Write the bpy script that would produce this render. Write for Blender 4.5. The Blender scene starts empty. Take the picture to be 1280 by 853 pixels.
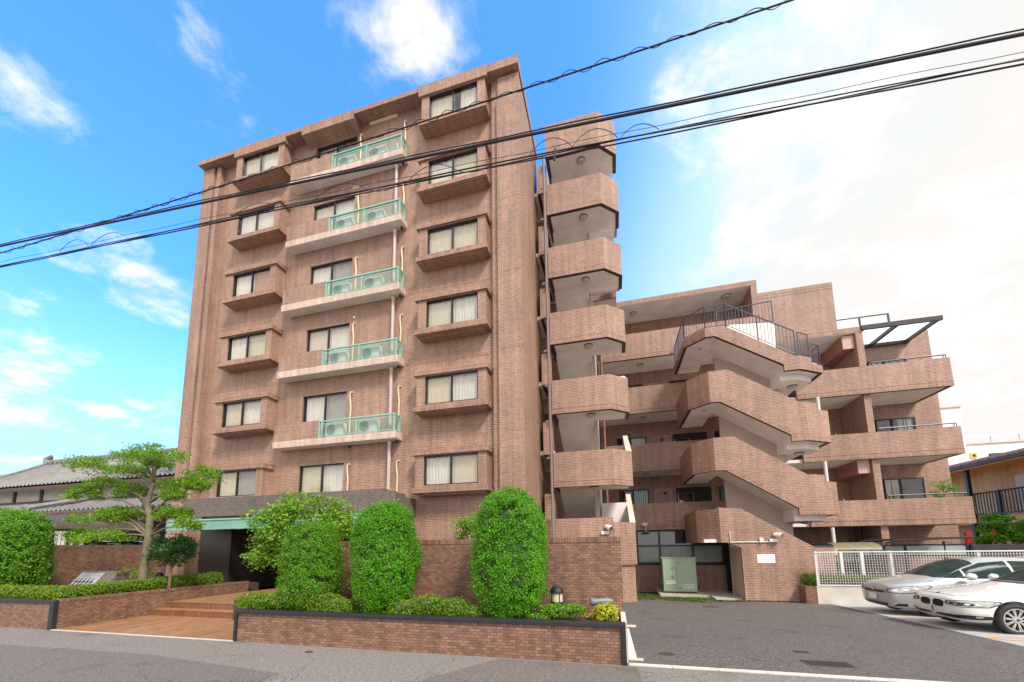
import bpy, bmesh, math, random
import numpy as np
from mathutils import Vector, Matrix
from mathutils.bvhtree import BVHTree
R = math.radians
scene = bpy.context.scene
COL = scene.collection
rng = random.Random(7)
nrng = np.random.default_rng(11)

# ------------------------------------------------------------------ camera
F_, CX_, CY_ = 492.724, 636.64, 620.7
PITCH, ROLL, YAW = 0.126276, -0.012347, -0.257689
fw = Vector((math.sin(YAW)*math.cos(PITCH), math.cos(YAW)*math.cos(PITCH), math.sin(PITCH)))
rt = Vector((math.cos(YAW), -math.sin(YAW), 0)); up = rt.cross(fw)
r2 = rt*math.cos(ROLL)+up*math.sin(ROLL); u2 = -rt*math.sin(ROLL)+up*math.cos(ROLL)
cd = bpy.data.cameras.new('camera'); cam = bpy.data.objects.new('camera', cd); COL.objects.link(cam)
cam.matrix_world = Matrix(((r2.x, u2.x, -fw.x, 6.6734), (r2.y, u2.y, -fw.y, -12.2120), (r2.z, u2.z, -fw.z, 1.7454), (0, 0, 0, 1)))
cd.sensor_width = 36; cd.lens = F_/1280*36
cd.shift_x = (640-CX_)/1280; cd.shift_y = (CY_-426.5)/1280
cd.clip_start = 0.05; cd.clip_end = 3000
scene.camera = cam

# ------------------------------------------------------------------ sky and sun
SUN = Vector((0.62, -0.62, 0.95)).normalized()
w = bpy.data.worlds.new('World'); scene.world = w; w.use_nodes = True
nt = w.node_tree; nt.nodes.clear()
def N(t, **k):
    n = nt.nodes.new(t)
    for a, b in k.items(): setattr(n, a, b)
    return n
def mth(op, a, b=None, clamp=False):
    n = N('ShaderNodeMath', operation=op, use_clamp=clamp)
    for i, v in enumerate((a, b)):
        if v is None: continue
        if isinstance(v, (int, float)): n.inputs[i].default_value = v
        else: nt.links.new(v, n.inputs[i])
    return n.outputs[0]
def mixc(fac, a, b, bt='MIX'):
    n = N('ShaderNodeMix', data_type='RGBA', blend_type=bt)
    for s, v in ((n.inputs[0], fac), (n.inputs[6], a), (n.inputs[7], b)):
        if isinstance(v, (int, float)): s.default_value = v
        elif isinstance(v, tuple): s.default_value = (*v, 1)
        else: nt.links.new(v, s)
    return n.outputs[2]
sky = N('ShaderNodeTexSky', sky_type='NISHITA', sun_disc=False)
sky.sun_elevation = math.asin(SUN.z); sky.sun_rotation = math.atan2(SUN.x, SUN.y)
sky.air_density = 1.0; sky.dust_density = 0.6; sky.ozone_density = 2.0
tc = N('ShaderNodeTexCoord'); sep = N('ShaderNodeSeparateXYZ'); nt.links.new(tc.outputs['Generated'], sep.inputs[0])
dx, dy, dz = sep.outputs
den = mth('ADD', mth('MAXIMUM', dz, 0.0), 0.22)
cmb = N('ShaderNodeCombineXYZ')
nt.links.new(mth('DIVIDE', dx, den), cmb.inputs[0]); nt.links.new(mth('DIVIDE', dy, den), cmb.inputs[1])
def noise(sc, det, rough, off):
    mp = N('ShaderNodeMapping'); mp.inputs['Location'].default_value = off
    nt.links.new(cmb.outputs[0], mp.inputs[0])
    n = N('ShaderNodeTexNoise'); n.inputs['Scale'].default_value = sc; n.inputs['Detail'].default_value = det
    n.inputs['Roughness'].default_value = rough; n.inputs['Distortion'].default_value = 0.25
    nt.links.new(mp.outputs[0], n.inputs['Vector']); return n.outputs[0]
def ramp(v, a, b):
    n = N('ShaderNodeMapRange', interpolation_type='SMOOTHSTEP'); nt.links.new(v, n.inputs[0])
    n.inputs[1].default_value = a; n.inputs[2].default_value = b; return n.outputs[0]
n1 = noise(1.7, 9, 0.6, (3.1, 7.7, 0.3)); n2 = noise(6.0, 8, 0.62, (1.3, 2.2, 5.0))
east = ramp(mth('SUBTRACT', dx, mth('MULTIPLY', mth('SUBTRACT', dz, 0.6), 0.4)), -0.22, 0.60)   # bright haze towards the sun
back = ramp(dy, 0.20, -0.20)                                                                     # unseen white sky added behind the camera as frontal fill
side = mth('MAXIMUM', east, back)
cov = mth('ADD', mth('MULTIPLY', n1, 0.62), mth('MULTIPLY', n2, 0.38))
def bank(d, r, amt):
    v = N('ShaderNodeVectorMath', operation='DISTANCE'); nt.links.new(tc.outputs['Generated'], v.inputs[0]); v.inputs[1].default_value = d
    return mth('MULTIPLY', ramp(v.outputs['Value'], r, 0.0), amt)
for d, r, amt in [((-0.326, 0.451, 0.831), 0.14, 0.17), ((-0.249, 0.491, 0.835), 0.10, 0.15), ((-0.739, 0.284, 0.611), 0.11, 0.13), ((-0.759, 0.476, 0.445), 0.13, 0.15), ((-0.907, 0.388, 0.164), 0.30, 0.10), ((-0.80, 0.35, 0.50), 0.22, 0.05), ((0.244, 0.572, 0.783), 0.20, 0.10), ((0.25, 0.736, 0.63), 0.16, 0.13), ((0.53, 0.70, 0.47), 0.34, 0.12), ((0.38, 0.62, 0.68), 0.22, 0.10), ((0.60, 0.72, 0.30), 0.30, 0.10)]:
    cov = mth('ADD', cov, bank(d, r, amt))
cloud = ramp(cov, 0.575, 0.73)
blue = mixc(1.0, sky.outputs[0], (0.66, 1.42, 2.5), 'MULTIPLY')
low = ramp(dz, 0.50, 0.02)
blue = mixc(mth('MULTIPLY', low, 0.85), blue, (2.7, 3.9, 4.3))
mid = mixc(ramp(east, 0.0, 0.55), blue, (2.5, 3.75, 4.3))
veil = mixc(mth('MULTIPLY', ramp(mth('ADD', east, mth('MULTIPLY', mth('SUBTRACT', n1, 0.5), 0.9)), 0.42, 0.98), 0.92), mid, (3.95, 3.72, 3.56))
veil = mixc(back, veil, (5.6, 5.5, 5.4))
ccol = mixc(ramp(n2, 0.4, 0.62), (3.95, 3.88, 3.82), (5.2, 5.0, 4.9))
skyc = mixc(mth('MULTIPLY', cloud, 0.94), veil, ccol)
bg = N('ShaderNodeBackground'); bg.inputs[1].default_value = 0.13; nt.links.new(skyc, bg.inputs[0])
ow = N('ShaderNodeOutputWorld'); nt.links.new(bg.outputs[0], ow.inputs[0])
sd = bpy.data.lights.new('sun', 'SUN'); sd.energy = 2.2; sd.angle = R(12); sd.color = (1, 0.97, 0.92)
so = bpy.data.objects.new('sun', sd); COL.objects.link(so)
so.rotation_euler = (-SUN).to_track_quat('-Z', 'Y').to_euler(); so.location = (10, -20, 30)
vs = scene.view_settings
vs.view_transform = 'Standard'; vs.look = 'None'; vs.exposure = 0.98; vs.gamma = 1; vs.use_curve_mapping = False
scene.cycles.max_bounces = 8; scene.cycles.transparent_max_bounces = 12
scene.cycles.diffuse_bounces = 6; scene.cycles.glossy_bounces = 3; scene.cycles.transmission_bounces = 4

# ------------------------------------------------------------------ materials
MATS = {}
class NB:
    def __init__(s, name):
        s.m = bpy.data.materials.new(name); s.m.use_nodes = True; s.t = s.m.node_tree
        s.b = s.t.nodes['Principled BSDF']
    def n(s, t, **k):
        x = s.t.nodes.new(t)
        for a, b in k.items(): setattr(x, a, b)
        return x
    def l(s, a, b): s.t.links.new(a, b)
    def noise(s, scale, det=4, rough=0.6, coord='Object'):
        c = s.n('ShaderNodeTexCoord'); x = s.n('ShaderNodeTexNoise')
        x.inputs['Scale'].default_value = scale; x.inputs['Detail'].default_value = det; x.inputs['Roughness'].default_value = rough
        s.l(c.outputs[coord], x.inputs['Vector']); return x.outputs[0]
    def mr(s, v, a, b, c, d):
        x = s.n('ShaderNodeMapRange'); s.l(v, x.inputs[0])
        for i, q in enumerate((a, b, c, d)): x.inputs[i+1].default_value = q
        return x.outputs[0]
    def mix(s, f, a, b, bt='MIX'):
        x = s.n('ShaderNodeMix', data_type='RGBA', blend_type=bt)
        for k, v in ((x.inputs[0], f), (x.inputs[6], a), (x.inputs[7], b)):
            if isinstance(v, (int, float)): k.default_value = v
            elif isinstance(v, tuple): k.default_value = (*v, 1)
            else: s.l(v, k)
        return x.outputs[2]
    def bump(s, v, st, dist=0.01):
        x = s.n('ShaderNodeBump'); x.inputs['Strength'].default_value = st; x.inputs['Distance'].default_value = dist
        s.l(v, x.inputs['Height']); s.l(x.outputs[0], s.b.inputs['Normal'])
def plain(name, col, rough=0.6, metal=0.0, var=0.12, scale=3.0, bump=0.0, bscale=40, coat=0.0, spec=0.5):
    if name in MATS: return MATS[name]
    k = NB(name)
    v = k.noise(scale); f = k.mr(v, 0.3, 0.7, 1-var, 1+var)
    x = k.n('ShaderNodeVectorMath', operation='SCALE'); x.inputs[0].default_value = col; k.l(f, x.inputs['Scale'])
    k.l(x.outputs[0], k.b.inputs['Base Color'])
    k.b.inputs['Roughness'].default_value = rough; k.b.inputs['Metallic'].default_value = metal
    k.b.inputs['Coat Weight'].default_value = coat; k.b.inputs['Specular IOR Level'].default_value = spec
    k.b.inputs['Coat Roughness'].default_value = 0.04
    if bump: k.bump(k.noise(bscale, 3), bump)
    MATS[name] = k.m; return k.m
def tile(name, c1, c2, mortar, bw, bh, ms, soldier=False, dirt=0.16, streak=0.24, rough=0.55, bump=0.5, stack=False):
    k = NB(name)
    uv = k.n('ShaderNodeUVMap'); br = k.n('ShaderNodeTexBrick')
    br.offset = 0.0 if (stack or soldier) else 0.5; br.squash = 1.0
    if soldier: bw, bh = bh, bw
    for n, v in (('Scale', 1.0), ('Brick Width', bw), ('Row Height', bh), ('Mortar Size', ms), ('Mortar Smooth', 0.15), ('Bias', 0.0)):
        br.inputs[n].default_value = v
    br.inputs['Color1'].default_value = (*c1, 1); br.inputs['Color2'].default_value = (*c2, 1); br.inputs['Mortar'].default_value = (*mortar, 1)
    k.l(uv.outputs[0], br.inputs['Vector'])
    big = k.noise(0.35, 5, 0.65); med = k.noise(2.2, 5, 0.65)
    f = k.mr(big, 0.3, 0.7, 1-dirt, 1+dirt); g = k.mr(med, 0.3, 0.7, 1-dirt*0.6, 1+dirt*0.6)
    # rain streaks running down the face
    mp = k.n('ShaderNodeMapping'); mp.inputs['Scale'].default_value = (5.0, 0.25, 1); k.l(uv.outputs[0], mp.inputs[0])
    st = k.n('ShaderNodeTexNoise'); st.inputs['Scale'].default_value = 1.0; st.inputs['Detail'].default_value = 4; k.l(mp.outputs[0], st.inputs['Vector'])
    h = k.mr(st.outputs[0], 0.35, 0.75, 1+streak*0.5, 1-streak)
    m1 = k.n('ShaderNodeMath', operation='MULTIPLY'); k.l(f, m1.inputs[0]); k.l(g, m1.inputs[1])
    m2 = k.n('ShaderNodeMath', operation='MULTIPLY'); k.l(m1.outputs[0], m2.inputs[0]); k.l(h, m2.inputs[1])
    x = k.n('ShaderNodeVectorMath', operation='SCALE'); k.l(br.outputs['Color'], x.inputs[0]); k.l(m2.outputs[0], x.inputs['Scale'])
    k.l(x.outputs[0], k.b.inputs['Base Color']); k.b.inputs['Roughness'].default_value = rough
    iv = k.n('ShaderNodeMath', operation='SUBTRACT'); iv.inputs[0].default_value = 1; k.l(br.outputs['Fac'], iv.inputs[1])
    k.bump(iv.outputs[0], bump, 0.004)
    MATS[name] = k.m; return k.m
T1, T2, TM = (0.32, 0.170, 0.115), (0.215, 0.105, 0.070), (0.46, 0.325, 0.25)
tile('tile', T1, T2, TM, 0.125, 0.061, 0.0072)
tile('tile_soldier', T1, T2, (0.42, 0.28, 0.21), 0.125, 0.064, 0.0068, soldier=True)
tile('tile_pale', (0.66, 0.495, 0.41), (0.58, 0.43, 0.355), (0.36, 0.25, 0.21), 0.1, 0.06, 0.005, soldier=True, dirt=0.1)
B1, B2, BM = (0.30, 0.158, 0.100), (0.162, 0.080, 0.052), (0.085, 0.05, 0.035)
tile('brick', B1, B2, BM, 0.104, 0.047, 0.0042, dirt=0.14)
tile('brick_soldier', B1, B2, BM, 0.12, 0.055, 0.005, soldier=True, dirt=0.14)
tile('paving', (0.37, 0.185, 0.085), (0.29, 0.138, 0.060), (0.20, 0.10, 0.055), 0.1, 0.1, 0.004, stack=True, dirt=0.15, bump=0.2)
tile('paving_dark', (0.22, 0.095, 0.042), (0.18, 0.075, 0.032), (0.09, 0.04, 0.02), 0.15, 0.14, 0.006, stack=True)
tile('wood_siding', (0.82, 0.44, 0.15), (0.74, 0.38, 0.12), (0.22, 0.12, 0.05), 0.3, 0.075, 0.006, dirt=0.1)
plain('concrete_paint', (0.80, 0.74, 0.68), 0.75, var=0.13, scale=1.2, bump=0.12, bscale=60)
plain('beige_paint', (0.47, 0.375, 0.315), 0.75, var=0.09, scale=1.0, bump=0.15, bscale=50)
plain('cream_cap', (0.66, 0.56, 0.46), 0.6, var=0.06)
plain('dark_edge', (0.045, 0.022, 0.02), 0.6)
plain('frame_dark', (0.022, 0.02, 0.026), 0.35, metal=0.3, var=0.1)
plain('frame_bronze', (0.055, 0.045, 0.045), 0.35, metal=0.4, var=0.1)
plain('room_dark', (0.03, 0.026, 0.024), 0.9)
plain('curtain_cream', (0.80, 0.72, 0.57), 0.85, var=0.05)
plain('curtain_white', (0.86, 0.83, 0.76), 0.85, var=0.05)
plain('curtain_orange', (0.62, 0.36, 0.20), 0.85, var=0.08)
plain('curtain_teal', (0.16, 0.42, 0.40), 0.85, var=0.08)
plain('curtain_grey', (0.48, 0.46, 0.42), 0.85, var=0.08)
plain('green_metal', (0.24, 0.46, 0.375), 0.4, var=0.12, scale=6)
plain('verdigris', (0.24, 0.45, 0.375), 0.45, var=0.12, scale=2)
plain('pipe_pink', (0.50, 0.40, 0.36), 0.5, var=0.06)
plain('pipe_brown', (0.30, 0.15, 0.11), 0.5)
plain('pipe_grey', (0.20, 0.155, 0.14), 0.45, var=0.06)
plain('pipe_white', (0.66, 0.62, 0.57), 0.45, var=0.06)
plain('hose_cream', (0.66, 0.54, 0.34), 0.5, var=0.08)
plain('appliance', (0.62, 0.60, 0.54), 0.45, var=0.06)
plain('black_plastic', (0.018, 0.018, 0.02), 0.4, var=0.1)
plain('cable_black', (0.014, 0.013, 0.018), 0.6, var=0.1)
plain('cap_stone', (0.022, 0.021, 0.026), 0.42, var=0.25, scale=8)
plain('steel', (0.35, 0.35, 0.36), 0.35, metal=0.9, var=0.1)
plain('chrome', (0.75, 0.75, 0.76), 0.12, metal=1.0, var=0.03)
plain('railing_grey', (0.10, 0.095, 0.125), 0.4, metal=0.2, var=0.1)
plain('white_paint', (0.74, 0.70, 0.67), 0.45, var=0.06)
plain('sign_white', (0.80, 0.78, 0.80), 0.4, var=0.03)
plain('cabinet_green', (0.33, 0.42, 0.30), 0.5, var=0.08, scale=2)
plain('concrete', (0.42, 0.38, 0.32), 0.85, var=0.16, scale=2.5, bump=0.25, bscale=30)
plain('low_wall', (0.60, 0.53, 0.47), 0.8, var=0.14, scale=1.6, bump=0.2, bscale=30)
plain('soil', (0.06, 0.04, 0.028), 0.95, var=0.3, scale=6, bump=0.5, bscale=20)
plain('door_pink', (0.33, 0.215, 0.19), 0.5, var=0.06)
plain('beam_red', (0.36, 0.165, 0.13), 0.6, var=0.08)
plain('beam_pink', (0.50, 0.30, 0.265), 0.6, var=0.06)
plain('plaster', (0.60, 0.55, 0.47), 0.85, var=0.08, scale=1)
plain('timber', (0.10, 0.045, 0.028), 0.7, var=0.2)
plain('kawara', (0.205, 0.19, 0.18), 0.55, var=0.28, scale=2.5, bump=0.2, bscale=12)
plain('shelter_brown', (0.095, 0.068, 0.055), 0.55, var=0.14, scale=3)
plain('shelter_olive', (0.19, 0.165, 0.09), 0.45, var=0.2, scale=4)
plain('orange_soffit', (0.78, 0.40, 0.08), 0.6, var=0.08)
plain('roof_brown', (0.10, 0.065, 0.06), 0.6, var=0.15)
plain('white_render', (0.80, 0.74, 0.70), 0.8, var=0.04, scale=0.5)
plain('bark_pale', (0.165, 0.13, 0.085), 0.85, var=0.25, scale=5, bump=0.4, bscale=25)
plain('bark_brown', (0.20, 0.11, 0.06), 0.85, var=0.25, scale=6, bump=0.4, bscale=25)
plain('red_paint', (0.62, 0.045, 0.03), 0.5)
plain('yellow', (0.75, 0.52, 0.06), 0.5)
plain('tyre', (0.022, 0.021, 0.022), 0.75, var=0.15, scale=10)
plain('alloy', (0.62, 0.61, 0.60), 0.25, metal=0.85, var=0.04)
plain('white_car', (0.74, 0.725, 0.69), 0.3, var=0.02, coat=1.0)
plain('silver_car', (0.43, 0.43, 0.435), 0.3, metal=0.25, var=0.03, coat=1.0)
plain('trim_black', (0.012, 0.012, 0.014), 0.3, var=0.1)
plain('lamp_lens', (0.36, 0.355, 0.34), 0.12, var=0.45, scale=16, coat=1.0)
plain('line_orange', (0.80, 0.30, 0.03), 0.7, var=0.15, scale=8)
plain('rust_iron', (0.085, 0.05, 0.035), 0.7, metal=0.3, var=0.25, scale=12)
plain('bottle_green', (0.05, 0.11, 0.12), 0.3)
plain('lamp_shell', (0.50, 0.47, 0.41), 0.35, var=0.04)
plain('plate_grey', (0.34, 0.325, 0.32), 0.5, var=0.1)
plain('kerb', (0.55, 0.50, 0.43), 0.85, var=0.15, scale=5, bump=0.2)
plain('lantern', (0.62, 0.53, 0.38), 0.3, var=0.06)
plain('rubber_grey', (0.16, 0.19, 0.18), 0.5, var=0.15)
def granite():
    k = NB('granite'); a = k.noise(26, 4, 0.85); b = k.noise(0.8, 3)
    c = k.mix(k.mr(a, 0.36, 0.62, 0, 1), (0.035, 0.026, 0.024), (0.25, 0.19, 0.155))
    c = k.mix(k.mr(b, 0.3, 0.7, 0, 0.35), c, (0.10, 0.085, 0.08)); k.l(c, k.b.inputs['Base Color'])
    k.b.inputs['Roughness'].default_value = 0.5; MATS['granite'] = k.m
granite()
def granite_dark():
    k = NB('granite_dark'); a = k.noise(24, 4, 0.85)
    c = k.mix(k.mr(a, 0.36, 0.64, 0, 1), (0.012, 0.009, 0.009), (0.085, 0.062, 0.052)); k.l(c, k.b.inputs['Base Color'])
    k.b.inputs['Roughness'].default_value = 0.35; MATS['granite_dark'] = k.m
granite_dark()
def asphalt(name, base, spk, tint):
    k = NB(name); a = k.noise(30, 4, 0.9); b = k.noise(0.5, 5, 0.65); d = k.noise(16, 4, 0.7)
    c = k.mix(k.mr(a, 0.44, 0.68, 0, 1), base, spk)
    c = k.mix(k.mr(b, 0.35, 0.7, 0.0, 0.55), c, tint)
    f = k.mr(d, 0.3, 0.7, 0.78, 1.18)
    x = k.n('ShaderNodeVectorMath', operation='SCALE'); k.l(c, x.inputs[0]); k.l(f, x.inputs['Scale']); k.l(x.outputs[0], k.b.inputs['Base Color'])
    # fine cracks and old stains
    co = k.n('ShaderNodeTexCoord'); wn = k.n('ShaderNodeTexNoise'); wn.inputs['Scale'].default_value = 1.3; wn.inputs['Detail'].default_value = 5; k.l(co.outputs['Object'], wn.inputs['Vector'])
    ad = k.n('ShaderNodeMixRGB'); ad.blend_type = 'ADD'; ad.inputs[0].default_value = 0.9; k.l(co.outputs['Object'], ad.inputs[1]); k.l(wn.outputs['Color'], ad.inputs[2])
    vo = k.n('ShaderNodeTexVoronoi', feature='DISTANCE_TO_EDGE'); vo.inputs['Scale'].default_value = 0.33; k.l(ad.outputs[0], vo.inputs['Vector'])
    cr = k.mr(vo.outputs['Distance'], 0.0, 0.0045, 0.55, 1.0); sn = k.noise(1.1, 3, 0.5); st = k.mr(sn, 0.60, 0.72, 1.0, 0.72)
    q1 = k.n('ShaderNodeMath', operation='MULTIPLY'); k.l(cr, q1.inputs[0]); k.l(st, q1.inputs[1])
    y = k.n('ShaderNodeVectorMath', operation='SCALE'); k.l(x.outputs[0], y.inputs[0]); k.l(q1.outputs[0], y.inputs['Scale']); k.l(y.outputs[0], k.b.inputs['Base Color'])
    k.b.inputs['Roughness'].default_value = 0.85; k.bump(a, 0.5, 0.006); MATS[name] = k.m
asphalt('asphalt', (0.135, 0.114, 0.102), (0.40, 0.355, 0.32), (0.185, 0.158, 0.142))
asphalt('asphalt_lot', (0.058, 0.048, 0.045), (0.27, 0.235, 0.215), (0.092, 0.077, 0.071))
asphalt('asphalt_patch', (0.10, 0.084, 0.073), (0.29, 0.25, 0.22), (0.14, 0.12, 0.105))
asphalt('lot_concrete', (0.36, 0.36, 0.355), (0.50, 0.49, 0.47), (0.42, 0.42, 0.41))
def leafmat(name, c1, c2, c3):
    k = NB(name); g = k.n('ShaderNodeNewGeometry'); v = k.noise(2.3, 4, 0.7)
    c = k.mix(g.outputs['Random Per Island'], c1, c2)
    c = k.mix(k.mr(v, 0.42, 0.72, 0, 0.75), c, c3)
    fr = k.n('ShaderNodeMath', operation='FRACT'); mu = k.n('ShaderNodeMath', operation='MULTIPLY'); mu.inputs[1].default_value = 37.7; k.l(g.outputs['Random Per Island'], mu.inputs[0]); k.l(mu.outputs[0], fr.inputs[0])
    v2 = k.noise(5.5, 3, 0.6); c = k.mix(k.mr(v2, 0.35, 0.65, 0.0, 0.42), c, (c1[0]*0.55, c1[1]*0.55, c1[2]*0.6))
    dd = k.mr(fr.outputs[0], 0.955, 0.965, 0.0, 0.85); c = k.mix(dd, c, (0.22, 0.13, 0.03))
    k.l(c, k.b.inputs['Base Color']); k.b.inputs['Roughness'].default_value = 0.5
    tr = k.n('ShaderNodeBsdfTranslucent'); k.l(c, tr.inputs[0]); mx = k.n('ShaderNodeMixShader'); mx.inputs[0].default_value = 0.35
    out = k.t.nodes['Material Output']; k.l(k.b.outputs[0], mx.inputs[1]); k.l(tr.outputs[0], mx.inputs[2]); k.l(mx.outputs[0], out.inputs[0])
    MATS[name] = k.m
leafmat('leaf_bright', (0.07, 0.31, 0.004), (0.22, 0.55, 0.010), (0.12, 0.38, 0.006))
leafmat('leaf_left', (0.08, 0.28, 0.005), (0.22, 0.48, 0.012), (0.16, 0.32, 0.010))
leafmat('leaf_broad', (0.12, 0.32, 0.014), (0.34, 0.56, 0.04), (0.20, 0.42, 0.022))
leafmat('leaf_hedge', (0.11, 0.25, 0.006), (0.33, 0.46, 0.014), (0.15, 0.27, 0.010))
leafmat('leaf_dark', (0.018, 0.085, 0.022), (0.05, 0.17, 0.03), (0.03, 0.12, 0.025))
leafmat('leaf_pine', (0.12, 0.30, 0.010), (0.32, 0.55, 0.022), (0.19, 0.38, 0.015))
leafmat('leaf_yellow', (0.44, 0.46, 0.02), (0.70, 0.66, 0.04), (0.33, 0.42, 0.03))
leafmat('leaf_gold', (0.50, 0.30, 0.04), (0.55, 0.40, 0.06), (0.40, 0.22, 0.05))
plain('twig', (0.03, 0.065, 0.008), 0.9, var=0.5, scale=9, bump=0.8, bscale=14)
leafmat('moss', (0.09, 0.15, 0.02), (0.13, 0.18, 0.02), (0.07, 0.11, 0.03))
def glassmat(name, tint=(0.9, 0.95, 0.95), base=0.12, top=0.75):
    k = NB(name); t = k.t; t.nodes.remove(k.b)
    tr = k.n('ShaderNodeBsdfTransparent'); tr.inputs[0].default_value = (*tint, 1)
    gl = k.n('ShaderNodeBsdfGlossy'); gl.inputs['Roughness'].default_value = 0.03
    lw = k.n('ShaderNodeLayerWeight'); lw.inputs[0].default_value = 0.35
    f = k.mr(lw.outputs['Fresnel'], 0, 1, base, top)
    mx = k.n('ShaderNodeMixShader'); k.l(f, mx.inputs[0]); k.l(tr.outputs[0], mx.inputs[1]); k.l(gl.outputs[0], mx.inputs[2])
    k.l(mx.outputs[0], t.nodes['Material Output'].inputs[0]); MATS[name] = k.m
glassmat('glass', (1.0, 0.99, 0.96), 0.07, 0.7); plain('car_glass', (0.025, 0.042, 0.036), 0.12, var=0.3, scale=3, spec=0.04); glassmat('glass_smoke', (0.45, 0.5, 0.5), 0.1, 0.7)
plain('frosted', (0.30, 0.34, 0.33), 0.35, var=0.15, scale=1.5)
plain('frosted_light', (0.62, 0.68, 0.66), 0.35, var=0.06, scale=1.5)
def transl(name, col):
    k = NB(name); tr = k.n('ShaderNodeBsdfTranslucent'); tr.inputs[0].default_value = (*col, 1); mx = k.n('ShaderNodeMixShader'); mx.inputs[0].default_value = 0.8
    k.b.inputs['Base Color'].default_value = (*col, 1); k.l(k.b.outputs[0], mx.inputs[1]); k.l(tr.outputs[0], mx.inputs[2]); k.l(mx.outputs[0], k.t.nodes['Material Output'].inputs[0]); MATS[name] = k.m
transl('awning_glass', (0.78, 0.86, 0.82))
def emis(name, col, s):
    k = NB(name); k.b.inputs['Emission Color'].default_value = (*col, 1); k.b.inputs['Emission Strength'].default_value = s
    k.b.inputs['Base Color'].default_value = (*col, 1); MATS[name] = k.m
emis('lamp_on', (1.0, 0.72, 0.42), 4.0)

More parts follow.
